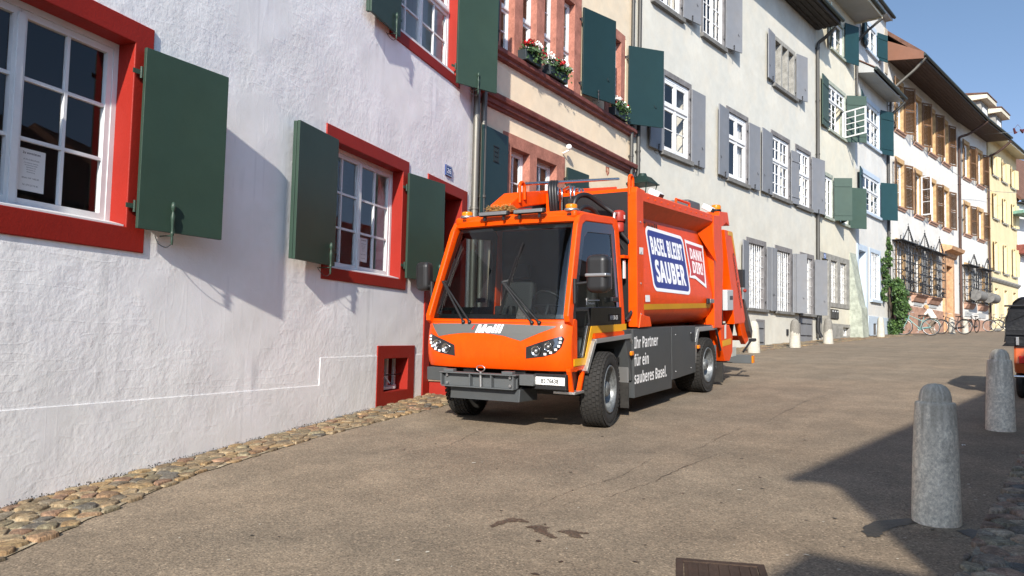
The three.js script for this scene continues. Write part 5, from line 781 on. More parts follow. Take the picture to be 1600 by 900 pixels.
  arch([[3.42, .55], [3.50, .80], [3.62, .99], [4.62, .99]], .06, -.50, -.004, alu, 'arch_strip'); M('arch_plate', poly([[3.44, .5], [3.50, .5], [3.56, .78], [3.68, .985], [4.5, .985], [4.62, 1.06], [3.46, 1.06]], -.03, -.012), alu, K); M('arch_strip', bar([4.62, 1.0, -.02], [4.88, .62, -.02], .03, .03), bk, K); M('marker_lamp', rb(3.50, 3.60, .72, .78, -.005, .03, .02), amber, K);
  M('rear_guard', rb(4.66, 4.70, .32, .72, -.50, -.04, .006), mg, K); M('rear_arch', [bx(3.5, 4.8, 1.06, 1.075, -.6, -.03)], bk, K);
  { const F = M('rear_mud_flap', rb(5.15, 5.18, .04, .58, -1.0, -.06, .006), mat.rubber, K); F.userData.label = 'black rubber mud flap'; } M('rear_mud_flap', rb(5.15, 5.18, .04, .58, mir(-.06), mir(-1.0), .006), mat.rubber, K);
  // --- battery boxes along the side
  const X = part('side_locker', K); X.userData.label = 'dark grey side locker with white slogan';
  M('panel', poly([[.89, 1.115], [.93, .235], [2.335, .225], [2.335, 1.10]], -.5, .0, .006), dg, X); M('panel', poly([[.66, 1.11], [.885, 1.11], [.92, .46], [.88, .46], [.70, .98]], -.5, -.025, .006), dg, X);
  const Y = part('side_locker', K); M('panel', poly([[2.345, 1.10], [2.345, .34], [3.43, .365], [3.43, 1.085]], -.5, .002, .006), dg, Y); M('lock', rb(3.22, 3.30, .86, .99, .002, .02, .006), bk, Y); for (const y of [.45, .98]) for (const x of [2.5, 3.2]) M('screw', at(new THREE.SphereGeometry(.011, 6, 5), x, y, .003), mat.steel, Y);
  const tx = canvasTex(1024, 512, (c) => { c.fillStyle = '#000'; c.fillRect(0, 0, 1024, 512); c.fillStyle = '#fff'; c.font = 'bold 138px sans-serif'; ['Ihr Partner', 'f\u00fcr ein', 'sauberes Basel.'].forEach((t, i) => { c.save(); c.translate(8, 140 + i * 165); c.scale(.84, 1.08); c.fillText(t, 0, 0); c.restore(); }); }); tx.colorSpace = THREE.NoColorSpace;
  M('slogan', at(new THREE.PlaneGeometry(1.42, .70), 1.615, .705, .003), std(.8, .8, .8, { alphaMap: tx, transparent: true, roughness: .5 }), X);
  // --- refuse body
  const sec = [[-.03, 2.92], [0, 2.90], [0, 2.79], [-.155, 2.60], [-.13, 2.40], [-.085, 2.1], [-.04, 1.8], [-.012, 1.6], [-.005, 1.46], [-.03, 1.34], [-.10, 1.22], [-.22, 1.14], [-.4, 1.10]];
  const full = [...sec, ...sec.map(([z, y]) => [mir(z), y]).reverse()];
  const zw = (y) => { for (let i = 3; i + 1 < sec.length; i++) if (y >= sec[i + 1][1]) { const a = sec[i], b = sec[i + 1], t = (y - a[1]) / (b[1] - a[1]); return a[0] + (b[0] - a[0]) * t; } return -.2; };
  M('body', toCreasedNormals(profile(full, 1.27, 4.42), .5), or, K);
  const onBody = (o) => (x, y) => [x, y, zw(y) + o];
  M('corner_post', poly([[1.03, 1.14], [1.27, 1.14], [1.27, 2.80], [1.34, 2.93], [1.06, 2.95], [1.03, 2.88]], -.12, .004, .008), or, K); M('corner_post', mirG(poly([[1.03, 1.14], [1.27, 1.14], [1.27, 2.80], [1.34, 2.93], [1.06, 2.95], [1.03, 2.88]], -.12, .004, .008)), or, K); M('front_wall', bx(1.06, 1.12, 1.2, 2.9, mir(-.13), -.13), bk, K);  // front wall coloured black, painting in the shadow of the gap behind the cab
  M('cross_beam', rb(1.08, 1.27, 2.84, 2.95, mir(-.13), -.13, .01), or, K);
  M('corner_box', poly([[1.06, 1.13], [1.50, 1.13], [1.44, 1.26], [1.12, 1.30]], -.1, .02, .006), or, K);
  M('end_gusset', patch([[4.05, 2.58], [4.42, 2.78], [4.42, 2.1]], (x, y) => [x, y, zw(y) + (x - 4.05) * .38 + .003]), or, K);
  M('rear_frame', poly([[4.42, 1.02], [4.86, 1.0], [4.98, 2.2], [4.86, 2.93], [4.42, 2.90]], -.14, .012, .01), or, K); M('rear_frame', mirG(poly([[4.42, 1.02], [4.86, 1.0], [4.98, 2.2], [4.86, 2.93], [4.42, 2.90]], -.14, .012, .01)), or, K); M('sub_frame', bx(1.1, 4.9, 1.0, 1.12, -1.6, -.45), bk, K);
  M('yellow_stripe', patch(rect(1.29, 4.3, 1.355, 1.43), onBody(.004), .3), yl, K); M('yellow_stripe', patch([[1.30, 2.56], [1.36, 2.56], [1.38, 2.22], [1.34, 2.22]], onBody(.004)), yl, K); M('sticker', [patch(rect(1.33, 1.50, 1.46, 1.55), onBody(.005)), patch(rect(1.10, 1.24, 2.08, 2.17), (x, y) => [x, y, .008])], wt, K);
  // slogan boards
  const sg = (w, h, draw) => { const t = canvasTex(w, h, draw), a = canvasTex(w, h, (c) => { c.fillStyle = '#000'; c.fillRect(0, 0, w, h); draw(c, w, h, true); }); a.colorSpace = THREE.NoColorSpace; return std(1, 1, 1, { map: t, alphaMap: a, transparent: true, roughness: .4 }); };
  const rr = (c, x, y, w, h, r) => { c.beginPath(); c.moveTo(x + r, y); c.arcTo(x + w, y, x + w, y + h, r); c.arcTo(x + w, y + h, x, y + h, r); c.arcTo(x, y + h, x, y, r); c.arcTo(x, y, x + w, y, r); c.closePath(); };
  const fit = (c, t, cx, y, w, h) => { c.save(); c.font = 'bold 100px sans-serif'; const m = c.measureText(t).width; c.translate(cx, y); c.scale(w / m, h / 72); c.textAlign = 'center'; c.fillText(t, 0, 0); c.lineWidth = 5; c.strokeText(t, 0, 0); c.restore(); };
  const blue = sg(1024, 640, (c, w, h, a) => { c.fillStyle = a ? '#fff' : '#eceef2'; rr(c, 6, 6, 1012, 628, 80); c.fill(); if (a) return; c.fillStyle = '#262f7e'; rr(c, 40, 40, 944, 560, 56); c.fill(); c.fillStyle = c.strokeStyle = '#f2f3f6'; fit(c, 'BASEL BLEIBT', 512, 270, 860, 165); fit(c, 'SAUBER', 512, 535, 790, 205); });
  const skew = (x0, x1, y0, y1, dy) => (o) => (x, y) => [x, y + (x - x0) / (x1 - x0) * dy, zw(y + (x - x0) / (x1 - x0) * dy) + o];
  M('slogan_board', patch(rect(1.66, 3.26, 1.60, 2.52), skew(1.66, 3.26, 0, 0, -.05)(.006), .12, [1.66, 3.26, 1.60, 2.52]), blue, K);
  const redS = sg(512, 512, (c, w, h, a) => { c.beginPath(); c.moveTo(20, 10); c.lineTo(500, 40); c.lineTo(420, 490); c.lineTo(150, 400); c.lineTo(0, 390); c.lineTo(36, 330); c.closePath(); c.fillStyle = a ? '#fff' : '#eceef2'; c.fill(); if (a) return; c.beginPath(); c.moveTo(44, 44); c.lineTo(462, 68); c.lineTo(396, 446); c.lineTo(150, 364); c.lineTo(40, 372); c.lineTo(64, 330); c.closePath(); c.fillStyle = '#b83228'; c.fill(); c.fillStyle = c.strokeStyle = '#f6eeee'; c.save(); c.transform(1, .06, -.08, 1, 16, -8); fit(c, 'DANK', 258, 196, 320, 105); fit(c, 'DIR!', 262, 336, 280, 115); c.restore(); });
  M('slogan_board', patch(rect(3.28, 4.26, 1.64, 2.44), onBody(.009), .12, [3.28, 4.26, 1.64, 2.44]), redS, K);
  const stx = canvasTex(512, 96, (c) => { c.fillStyle = '#000'; c.fillRect(0, 0, 512, 96); c.fillStyle = c.strokeStyle = '#fff'; fit(c, 'STUMMER', 286, 78, 400, 60); c.save(); c.translate(44, 48); c.rotate(.78); c.fillRect(-26, -26, 52, 52); c.restore(); }); stx.colorSpace = THREE.NoColorSpace;
  { const g = new THREE.PlaneGeometry(.82, .15); M('maker_lettering', patch(rect(1.44, 2.22, 2.46, 2.58), onBody(.005), .2, [1.44, 2.22, 2.46, 2.58]), std(.02, .015, .015, { alphaMap: stx, transparent: true }), K); void g; }
  M('body_lamp', [rb(4.10, 4.30, 1.43, 1.50, .0, .05, .01)], mat.steel, K); M('body_lamp', [rb(4.0, 4.11, 1.42, 1.51, .0, .04, .015)], bk, K);
  for (let k = 0; k < 12; k++) M('rivet', at(new THREE.SphereGeometry(.011, 8, 6), 1.45 + k * .26, 2.845, .002), or, K);
  for (const y of [1.3, 1.7, 2.1, 2.5]) M('bolt', (() => { const g = new THREE.CylinderGeometry(.014, .014, .014, 6); g.rotateX(Math.PI / 2); return at(g, 1.15, y, .008); })(), mat.steel, K);
  M('panel_joint', patch(rect(-1.98, -.08, 1.233, 1.237), onFront(.003), .1), bk, K);
  // --- mechanics behind the cab
  M('machinery', [bx(.86, 1.02, 1.0, 2.42, mir(-.35), -.36), bx(.80, 1.0, 2.3, 2.5, -1.7, -.9), bx(.84, .98, 1.12, 1.5, -.36, -.16)], bk, K);
  const hose = (pts, r = .024, m = bk, n = 'hose') => M(n, tube(pts, r, 40, 8), m, K);
  hose([[1.0, 2.36, -.2], [1.06, 2.2, -.10], [1.10, 1.9, -.07], [1.12, 1.6, -.07], [1.06, 1.35, -.08], [.92, 1.22, -.12]], .028); hose([[1.04, 2.25, -.24], [1.12, 2.0, -.14], [1.15, 1.6, -.12], [1.10, 1.3, -.14], [.9, 1.18, -.2]], .022); hose([[.95, 1.3, -.25], [1.0, 1.22, -.12], [1.12, 1.28, -.09]], .018, mat.steel, 'steel_pipe'); hose([[1.10, 2.3, -.1], [1.1, 2.0, -.07]], .02, mat.steel, 'steel_pipe'); M('gauge', rb(.92, .98, 1.76, 2.0, -.15, -.13, .006), wt, K); M('red_bracket', rb(.86, 1.02, 2.02, 2.06, -.3, -.1, .006), or, K);
  { const F = part('filter', K); M('filter_head', at(lathe([[0, 0], [.075, 0], [.085, .02], [.085, .12], [.06, .15], [.02, .16], [0, .16]], 20), 1.02, 2.50, -.24), red, F); M('filter_bowl', at(lathe([[0, -.14], [.055, -.14], [.066, -.11], [.066, 0], [0, 0]], 20), 1.02, 2.50, -.24), red, F); M('filter_label', at(new THREE.PlaneGeometry(.05, .05), .98, 2.56, -.145), wt, F); M('fitting', [rod([.88, 2.6, -.24], [1.16, 2.62, -.24], .022), rod([.88, 2.6, -.24], [.86, 2.5, -.24], .022), rod([1.16, 2.62, -.24], [1.17, 2.5, -.22], .022)], mat.steel, F); }
  hose([[.42, 2.56, -.62], [.50, 2.78, -.6], [.72, 2.84, -.55], [.92, 2.72, -.42], [1.0, 2.62, -.3]], .035); hose([[.34, 2.52, -.55], [.5, 2.66, -.5], [.7, 2.64, -.45], [.82, 2.5, -.4]], .03); hose([[.46, 2.5, -.8], [.6, 2.62, -.75], [.8, 2.6, -.7]], .025);
  // --- overhead beam above the cab with its hoses and rail
  const beam = M('overhead_beam', poly([[-.22, 2.59], [-.20, 2.68], [.12, 2.86], [1.4, 3.05], [3.1, 3.30], [3.1, 3.0], [1.2, 2.85], [.25, 2.69]], -1.45, -1.15, .012), or, K);
  M('beam_post', [poly([[.70, 2.5], [.95, 2.5], [.92, 2.95], [.68, 2.90]], -1.14, -1.04, .006)], or, K);
  M('beam_rail', rod([.06, 2.95, -1.17], [3.2, 3.44, -1.17], .022), mat.chrome, K);
  for (const [x, y] of [[.06, 2.76], [1.10, 2.90]]) { const z = x < .5 ? -1.14 : -.1; M('lifting_lug', [(() => { const t = new THREE.TorusGeometry(.06, .022, 8, 18, Math.PI); return at(t, x, y + .15, z); })(), rod([x - .06, y - .05, z], [x - .06, y + .15, z], .022), rod([x + .06, y, z], [x + .06, y + .15, z], .022)], or, K); }
  for (let k = 0; k < 3; k++) hose([[.56 + k * .015, 2.55, -.98 + k * .03], [.48 + k * .02, 2.75, -.96 + k * .03], [.50 + k * .02, 2.97, -.98 + k * .03], [.62 + k * .02, 3.04, -1.02 + k * .03], [.84, 3.03, -1.1]], .026);
  for (let k = 0; k < 4; k++) { const x = .98 + k * .11 + (k > 1 ? .05 : 0); hose([[x, 2.8, -.92], [x, 2.96, -.92], [x + .05, 3.03, -.95], [x + .16, 3.02, -1.1], [x + .3, 3.0, -1.3]], .017, mat.chrome, 'steel_pipe'); }
  for (let k = 0; k < 2; k++) { const x = .76 + k * .12; hose([[x, 2.78, -1.0], [x, 2.93, -1.0], [x + .04, 2.99, -1.03], [x + .15, 2.97, -1.15]], .014, mat.chrome, 'steel_pipe'); hose([[x, 2.8, -1.0], [x - .02, 2.66, -.99], [x - .03, 2.52, -.98]], .02); }
  M('hose_guard', [rb(.95, 1.18, 2.50, 2.85, -.96, -.88, .02)], mat.rubber, K);
  // broom lying on the cab roof
  { const Bm = frameAt(tag(new THREE.Group(), 'push broom with straw bristles lying on the truck cab roof', 'broom'), 0, 0, 0); Bm.name = 'broom'; scene.add(Bm); K.updateMatrixWorld(true); Bm.applyMatrix4(K.matrixWorld); Bm.rotation.copy(K.rotation); Bm.position.copy(V(0, 0, 0).applyMatrix4(K.matrixWorld));
    const r = rng(61), q = []; for (let k = 0; k < 260; k++) { const z = -1.42 + r() * .36, y = 2.56 + r() * .09; q.push(rod([-.30 - r() * .08, y + (r() - .5) * .02, z + (r() - .5) * .03], [-.08, 2.56 + r() * .05, z], .0035, 3)); } M('bristles', q, std(.55, .36, .13, { roughness: .9 }), Bm).userData.kind = 'stuff'; M('broom_head', rb(-.09, .0, 2.54, 2.62, -1.44, -.92, .01), paint(.5, .02, .015), Bm); M('handle', rod([.0, 2.56, -1.2], [.74, 2.56, -.62], .015), paint(.5, .02, .015), Bm); }
  // --- tail: compactor, lifter, lamps
  M('tailgate_core', profile([[-.16, 1.0], [-.16, 2.85], [mir(-.16), 2.85], [mir(-.16), 1.0]], 4.5, 5.3), or, K);
  const tp = [[5.0, 2.70], [5.50, 2.70], [6.36, 1.12], [6.30, 1.05], [5.62, 1.05]]; for (const s of [0, 1]) M('tailgate_side', s ? mirG(poly(tp, -.14, .03, .01)) : poly(tp, -.14, .03, .01), or, K);
  M('tailgate', zyx(poly([[-.14, 1.1], [mir(-.14), 1.1], [mir(-.14), 2.6], [-.14, 2.6]], 5.2, 5.75)), or, K);
  M('yellow_stripe', [poly([[5.22, 2.69], [5.50, 2.69], [5.72, 2.28], [5.66, 2.28], [5.44, 2.62], [5.22, 2.62]], .031, .035)], yl, K);
  { const vt = canvasTex(512, 96, (c) => { c.fillStyle = '#000'; c.fillRect(0, 0, 512, 96); c.fillStyle = '#fff'; c.font = 'bold 74px sans-serif'; c.fillText('Contena Ochsner', 4, 74, 500); }); vt.colorSpace = THREE.NoColorSpace; const g = new THREE.PlaneGeometry(1.15, .16); g.rotateZ(-1.075); M('tail_lettering', at(g, 5.80, 1.82, .037), std(.03, .02, .02, { alphaMap: vt, transparent: true }), K); }
  M('control_box', rb(5.08, 5.46, 1.30, 1.66, -.05, .05, .012), std(.42, .44, .45, { roughness: .4 }), K); M('control_mark', at(new THREE.PlaneGeometry(.2, .07), 5.33, 1.52, .0515), std(.06, .06, .07), K); M('ram', [rod([5.02, 1.05, -.05], [5.02, 2.5, -.05], .035), rod([5.02, 2.5, -.05], [5.04, 2.75, -.05], .02)], bk, K);
  M('lower_bracket', poly([[4.80, 1.04], [5.40, 1.04], [5.62, .86], [5.60, .55], [5.40, .40], [5.12, .42], [4.92, .66]], -.2, -.01, .01), or, K); M('yellow_stripe', poly([[4.95, .78], [5.5, .80], [5.5, .70], [4.97, .68]], -.009, -.005), yl, K); M('lock_sticker', at(new THREE.PlaneGeometry(.12, .24), 5.12, .93, -.004), wt, K);
  M('top_housing', rb(4.15, 4.78, 2.95, 3.16, -1.3, -.32, .03), mg, K); M('top_frame', [rod([3.3, 2.93, -.25], [3.3, 3.06, -.25], .02), rod([3.3, 3.06, -.25], [3.95, 3.06, -.25], .02), rod([3.95, 2.93, -.25], [3.95, 3.06, -.25], .02)], or, K);
  for (const [x, z] of [[2.35, -.22], [4.52, -.10]]) { const L = part('work_lamp', K); const g = rb(-.09, .09, -.04, .05, -.1, .08, .02); g.rotateX(.5); M('lamp_head', at(g, x, 3.02, z), wt, L); M('lamp_glass', (() => { const q = bx(-.08, .08, -.03, .035, .08, .09); q.rotateX(.5); return at(q, x, 3.02, z); })(), bk, L); }
  { const Bq = part('beacon', K); M('beacon_base', at(lathe([[0, 0], [.09, 0], [.09, .04], [0, .04]], 18), 5.30, 3.05, -.2), bk, Bq); M('beacon_dome', at(lathe([[.085, .04], [.088, .10], [.07, .12], [0, .125]], 18), 5.30, 3.05, -.2), amber, Bq); }
  M('top_bracket', [poly([[4.86, 2.72], [5.0, 3.02], [5.5, 3.05], [5.62, 2.82], [5.4, 2.86], [5.2, 2.78]], -.4, -.05, .006)], or, K); M('tail_arm', [bar([5.55, 2.90, -.3], [6.05, 3.05, -.3], .07, .08), bar([5.55, 2.88, -.1], [6.05, 3.05, -.3], .05, .05)], or, K);
  for (const s of [0, 1]) { const mk = (g) => s ? mirG(g) : g; M('lifter_arm', [poly([[6.45, 1.66], [6.66, 1.70], [6.84, 1.5], [7.24, .96], [7.48, .80], [7.50, .66], [7.28, .60], [7.0, .78], [6.62, 1.36]], -.30, -.20, .012)].map(mk), or, K); M('lifter_plate', mk(poly([[6.84, 1.5], [6.94, 1.48], [7.52, .86], [7.46, .72], [7.3, .86]], -.4, -.12, .004)), std(.09, .075, .07, { roughness: .5, map: T.stone }), K); }
  M('lifter_bar', rod([7.36, .72, -.25], [7.36, .72, mir(-.25)], .05), or, K); M('lifter_mechanism', [bx(5.75, 6.2, .62, 1.05, -1.7, -.3), rod([6.0, 1.0, -.2], [6.9, 1.15, -.2], .04), rod([5.8, .5, -.16], [6.1, 1.05, -.16], .05), rod([6.1, 1.05, -.14], [6.35, 1.2, -.14], .03)], bk, K); M('control_panel', rb(6.42, 6.58, 1.72, 2.06, -.12, -.02, .01), bk, K); M('stop_button', at(new THREE.SphereGeometry(.035, 10, 8), 6.58, 1.66, -.03), red, K);
  M('rear_bumper', rb(6.5, 6.64, .28, .44, mir(-.1), .10, .01), mg, K); M('tail_lamp', rb(6.51, 6.63, .29, .43, .10, .13, .006), amber, K); M('bumper_bracket', bx(5.9, 6.5, .34, .42, -.6, -.5), bk, K); M('rear_step', [bx(5.7, 6.0, .46, .62, -.35, -.05)], std(.42, .43, .40, { roughness: .6 }), K); M('number_lamp', [rod([6.5, .5, -.05], [7.0, .70, -.02], .02), rb(6.96, 7.16, .67, .73, -.06, .04, .008)], bk, K);
}

// ---------------------------------------------------------------- bollards
{
  const near = lathe([[0, 0], [.150, 0], [.150, .04], [.145, .25], [.138, .5], [.130, .70], [.125, .79], [.124, .806], [.119, .814], [.100, .818], [.099, .848], [.090, .888], [.070, .918], [.040, .935], [0, .94]], 36), far = lathe([[0, 0], [.18, 0], [.178, .05], [.165, .35], [.15, .62], [.137, .78], [.115, .87], [.08, .925], [.04, .948], [0, .955]], 24);
  const n = vnoise(91); for (const g of [near, far]) { const p = g.attributes.position, u = g.attributes.uv; for (let i = 0; i < p.count; i++) { const x = p.getX(i), y = p.getY(i), z = p.getZ(i), a = Math.atan2(z, x), k = 1 + (n(a * 3 + 20, y * 9, 64) - .5) * .012; p.setXYZ(i, x * k, y, z * k); u.setXY(i, g === near ? a / 6.28318 + .5 : a * .15, y); } g.computeVertexNormals(); }
  const cap = (y0, seed, m) => { const v = [], ix = [], uvs = [], N = 32, R = rng(seed), P = [[.160, y0 + .12], [.15, .62], [.1385, .78], [.1165, .871], [.0815, .9265], [.0415, .9495], [.001, .957]]; const wob = Array.from({ length: N }, () => (R() - .5) * .1); for (let j = 0; j < P.length; j++) for (let i = 0; i <= N; i++) { const a = i / N * 6.2832, y = j ? P[j][1] : y0 + wob[i % N] + Math.sin(a * 2 + seed) * .05, r = j ? P[j][0] + .004 : .181 - .052 * y + .004; v.push(Math.cos(a) * r, y, Math.sin(a) * r); uvs.push(a * .15, y); if (j && i) { const q = j * (N + 1) + i; ix.push(q - N - 2, q - 1, q - N - 1, q - N - 1, q - 1, q); } } const g = new THREE.BufferGeometry(); g.setAttribute('position', new THREE.Float32BufferAttribute(v, 3)); g.setAttribute('uv', new THREE.Float32BufferAttribute(uvs, 2)); g.setIndex(ix); g.computeVertexNormals(); return g; };
  const near2 = toCreasedNormals(near, .7), far2 = toCreasedNormals(far, .7);
  const list = [[2.87, -5.25, 'tall grey granite bollard nearest the camera at the right', 1], [5.59, -8.87, 'second grey bollard just in front of the parked rickshaw', 1], [7.1, -22.64, 'pale stone bollard partly hidden behind the truck tail', 0], [9.35, -25.51, 'pale bollard with dark weathered top by the cellar door of the tall white house', 2], [11.59, -28.31, 'pale bollard with dark weathered top by the downpipe', 2], [16.86, -35.33, 'pale stone bollard left of the ivy bush', 0], [23.9, -42.0, 'small far bollard right of the teal bicycle', 0], [26.4, -45.0, 'farthest small pale bollard beside the brown downpipe', 0]];
  for (const [x, z, label, kind] of list) { const b = thing('bollard', label, 'bollard', 'stone bollards'); b.position.set(x, gy(x, z) - .02, z); M('shaft', kind === 1 ? near2 : far2, kind === 1 ? std(.82, .77, .68, { map: T.bollard, bumpMap: T.graniteB, bumpScale: .004, roughness: .95 }) : mat.granite, b); if (kind === 2) M('weathered_top', cap(.5, x, 0), mat.graniteDark, b); b.rotation.y = x * 3; }
}
// ---------------------------------------------------------------- bicycles
function bicycle(label, x, z, az, col, s = 1, lean = .06) {
  const B = thing('bicycle', label, 'bicycle', 'bicycles along the mansion'); B.position.set(x, gy(x, z), z); B.rotation.set(lean, (90 - az) * RAD, 0, 'YXZ'); B.scale.setScalar(s);
  const fm = phy(...col, { roughness: .35, clearcoat: .5 }), R = .34;
  for (const [wx, nm] of [[.52, 0], [-.52, 1]]) { const W = part('wheel', B); const t = new THREE.TorusGeometry(R, .019, 8, 36); M('tyre', t, mat.rubber, W); M('rim', new THREE.TorusGeometry(R - .024, .011, 6, 36), mat.steel, W); const sp = []; for (let k = 0; k < 18; k++) { const a = k / 18 * 6.283; sp.push(rod([0, 0, (k & 1 ? 1 : -1) * .02], [Math.cos(a) * (R - .02), Math.sin(a) * (R - .02), 0], .0016, 3)); } M('spokes', sp, mat.steel, W).userData.kind = 'stuff'; const h = new THREE.CylinderGeometry(.02, .02, .07, 10); h.rotateX(Math.PI / 2); M('hub', h, mat.steel, W); W.position.set(wx, R + .019, 0); const f = new THREE.TorusGeometry(R + .03, .012, 5, 20, 2.3); f.rotateZ(nm ? .6 : .3); M('mudguard', at(f, wx, R + .019, 0), fm, B); }
  const y = R + .019, bb = [-.10, .29, 0], st = [-.26, .80, 0], hb = [.34, .72, 0], ht = [.31, .86, 0];
  M('frame', [rod(bb, st, .017), rod(bb, hb, .018), rod([-.2, .62, 0], ht, .016), rod(bb, [-.52, y, .05], .010), rod(bb, [-.52, y, -.05], .010), rod([-.22, .68, 0], [-.52, y, .05], .009), rod([-.22, .68, 0], [-.52, y, -.05], .009), rod(hb, ht, .02)], fm, B);
  M('fork', [rod(hb, [.52, y, .05], .012), rod(hb, [.52, y, -.05], .012)], fm, B);
  M('handlebar', [rod(ht, [.29, .98, 0], .013), tube([[.14, 1.02, .29], [.28, 1.03, .22], [.33, 1.0, 0], [.28, 1.03, -.22], [.14, 1.02, -.29]], .012, 24, 6)], mat.steel, B);
  M('saddle', [poly([[-.42, .86], [-.40, .90], [-.30, .885], [-.12, .88], [-.12, .86], [-.28, .84]], -.07, .07, .02), rod(st, [-.275, .87, 0], .012)], mat.black, B);
  M('carrier', [bx(-.80, -.36, .735, .745, -.06, .06), rod([-.78, .74, .05], [-.52, y, .06], .006), rod([-.78, .74, -.05], [-.52, y, -.06], .006)], mat.black, B);
  M('crank', [(() => { const g = new THREE.TorusGeometry(.085, .008, 6, 20); return at(g, -.1, .29, .03); })(), rod([-.1, .29, .03], [-.02, .15, .06], .008), rod([-.1, .29, -.03], [-.18, .43, -.06], .008), bx(-.06, .02, .14, .16, .05, .13)], mat.steel, B); M('chain_guard', poly([[-.02, .33], [-.52, .40], [-.54, .33], [-.04, .22]], .035, .045), fm, B);
  M('lamp', at(new THREE.SphereGeometry(.04, 10, 8), .40, .88, 0), mat.black, B);
  return B;
}
bicycle('teal city bicycle leaning near the brown plinth of the mansion', 20.3, -38.7, 302, [.16, .30, .28], 1.16);
bicycle('dark bicycle behind the crouching person, right of the teal one', 23.6, -41.4, 318, [.03, .03, .035], 1.1);
bicycle('dark bicycle seen end-on beside the brown downpipe', 27.2, -45.6, 12, [.02, .02, .02], 1.1);
bicycle('dark bicycle farthest up the street below the belly baskets', 31.5, -49.9, 310, [.04, .035, .03], 1.1);
bicycle('black bicycle parked in front of the yellow house', 33.6, -52.4, 305, [.02, .02, .022], 1.1);

// ---------------------------------------------------------------- a person bending over the bicycles
{
  const P = thing('person', 'person in white shirt and cap bending down behind the teal bicycle', 'person'); P.position.set(21.55, gy(21.55, -39.6), -39.6); P.rotation.y = 2.2;
  function sdf(bones, lo, hi, cell, k = .03) { // bones: [a, b, ra, rb]
    const nx = Math.ceil(Math.max(hi[0] - lo[0], hi[1] - lo[1], hi[2] - lo[2]) / cell) + 2, S = nx * cell, mc = new MarchingCubes(nx, mat.black, false, false, 60000); mc.isolation = 0;
    const f = mc.field; for (let q = 0; q < f.length; q++) { const i = q % nx, j = ((q / nx) | 0) % nx, l = (q / nx / nx) | 0, p = V(lo[0] + i * cell, lo[1] + j * cell, lo[2] + l * cell); let d = 9;
      for (const [a, b, ra, rb_] of bones) { const A = V(...a), D = V(...b).sub(A), t = Math.max(0, Math.min(1, p.clone().sub(A).dot(D) / Math.max(1e-9, D.lengthSq()))); const e = p.distanceTo(A.addScaledVector(D, t)) - (ra + (rb_ - ra) * t); const h = Math.max(0, Math.min(1, .5 + .5 * (d - e) / k)); d = d * (1 - h) + e * h - k * h * (1 - h); } f[q] = -d; }
    mc.update(); const c = mc.count, g = new THREE.BufferGeometry(), pa = new Float32Array(c * 3); for (let i = 0; i < c; i++) for (let a = 0; a < 3; a++) pa[i * 3 + a] = lo[a] + (mc.positionArray[i * 3 + a] + 1) / 2 * nx * cell; g.setAttribute('position', new THREE.BufferAttribute(pa, 3)); g.setAttribute('uv', new THREE.BufferAttribute(new Float32Array(c * 2), 2)); const m2 = mergeVertices(g); m2.computeVertexNormals(); void S; return m2;
  }
  // x forward, y up, z left; standing with bent knees, trunk leaning forward, both hands reaching down to the saddle
  const hip = [-.12, .78, 0], chest = [.14, 1.18, 0], neck = [.22, 1.30, 0], head = [.32, 1.40, 0], L = (s) => ({ h: [-.12, .76, .1 * s], k: [.10, .43, .13 * s], a: [-.08, .08, .13 * s], t: [.14, .035, .15 * s], sh: [.15, 1.20, .17 * s], e: [.33, .98, .24 * s], w: [.54, .88, .15 * s] });
  const skin = std(.55, .32, .22, { roughness: .6 }), bones = [[neck, head, .055, .06], [head, [.34, 1.44, 0], .088, .085], [[.34, 1.38, 0], [.39, 1.34, 0], .055, .04], [[.42, 1.40, 0], [.43, 1.385, 0], .013, .016], [hip, chest, .13, .15], [chest, neck, .12, .06]];
  for (const s of [-1, 1]) { const q = L(s); bones.push([q.h, q.k, .088, .06], [q.k, q.a, .055, .038], [q.a, q.t, .042, .035], [q.sh, q.e, .052, .042], [q.e, q.w, .04, .03], [q.w, [.63, .83, .13 * s], .032, .026]); for (let f = 0; f < 4; f++) bones.push([[.63, .83, (.105 + f * .016) * s], [.69, .80 - Math.abs(f - 1.5) * .004, (.10 + f * .016) * s], .010, .008]); bones.push([[.60, .83, .10 * s], [.65, .82, .075 * s], .011, .008]); }
  M('body', sdf(bones, [-.4, 0, -.4], [.8, 1.5, .4], .016, .02), skin, P);
  const sh = [[hip, chest, .14, .155], [chest, [.19, 1.24, 0], .13, .08]]; for (const s of [-1, 1]) { const q = L(s); sh.push([q.sh, [.26, 1.06, .215 * s], .066, .060]); } M('shirt', sdf(sh, [-.4, .5, -.4], [.6, 1.45, .4], .02, .05), std(.74, .70, .62, { roughness: .9, map: T.mottle }), P);
  const tr = [[[-.14, .76, 0], [-.08, .84, 0], .14, .14]]; for (const s of [-1, 1]) { const q = L(s); tr.push([q.h, q.k, .10, .078], [q.k, q.a, .07, .058]); } M('trousers', sdf(tr, [-.4, .03, -.4], [.5, 1.1, .4], .02, .03), std(.20, .15, .11, { roughness: .9, map: T.mottle }), P);
  M('cap', sdf([[[.30, 1.46, 0], [.32, 1.48, 0], .094, .085], [[.38, 1.47, 0], [.46, 1.43, 0], .03, .02], [[.26, 1.40, 0], [.27, 1.44, 0], .08, .085]], [.1, 1.2, -.2], [.55, 1.65, .2], .012, .03), std(.42, .25, .10, { roughness: .9 }), P);
  P.scale.setScalar(1.0);
}
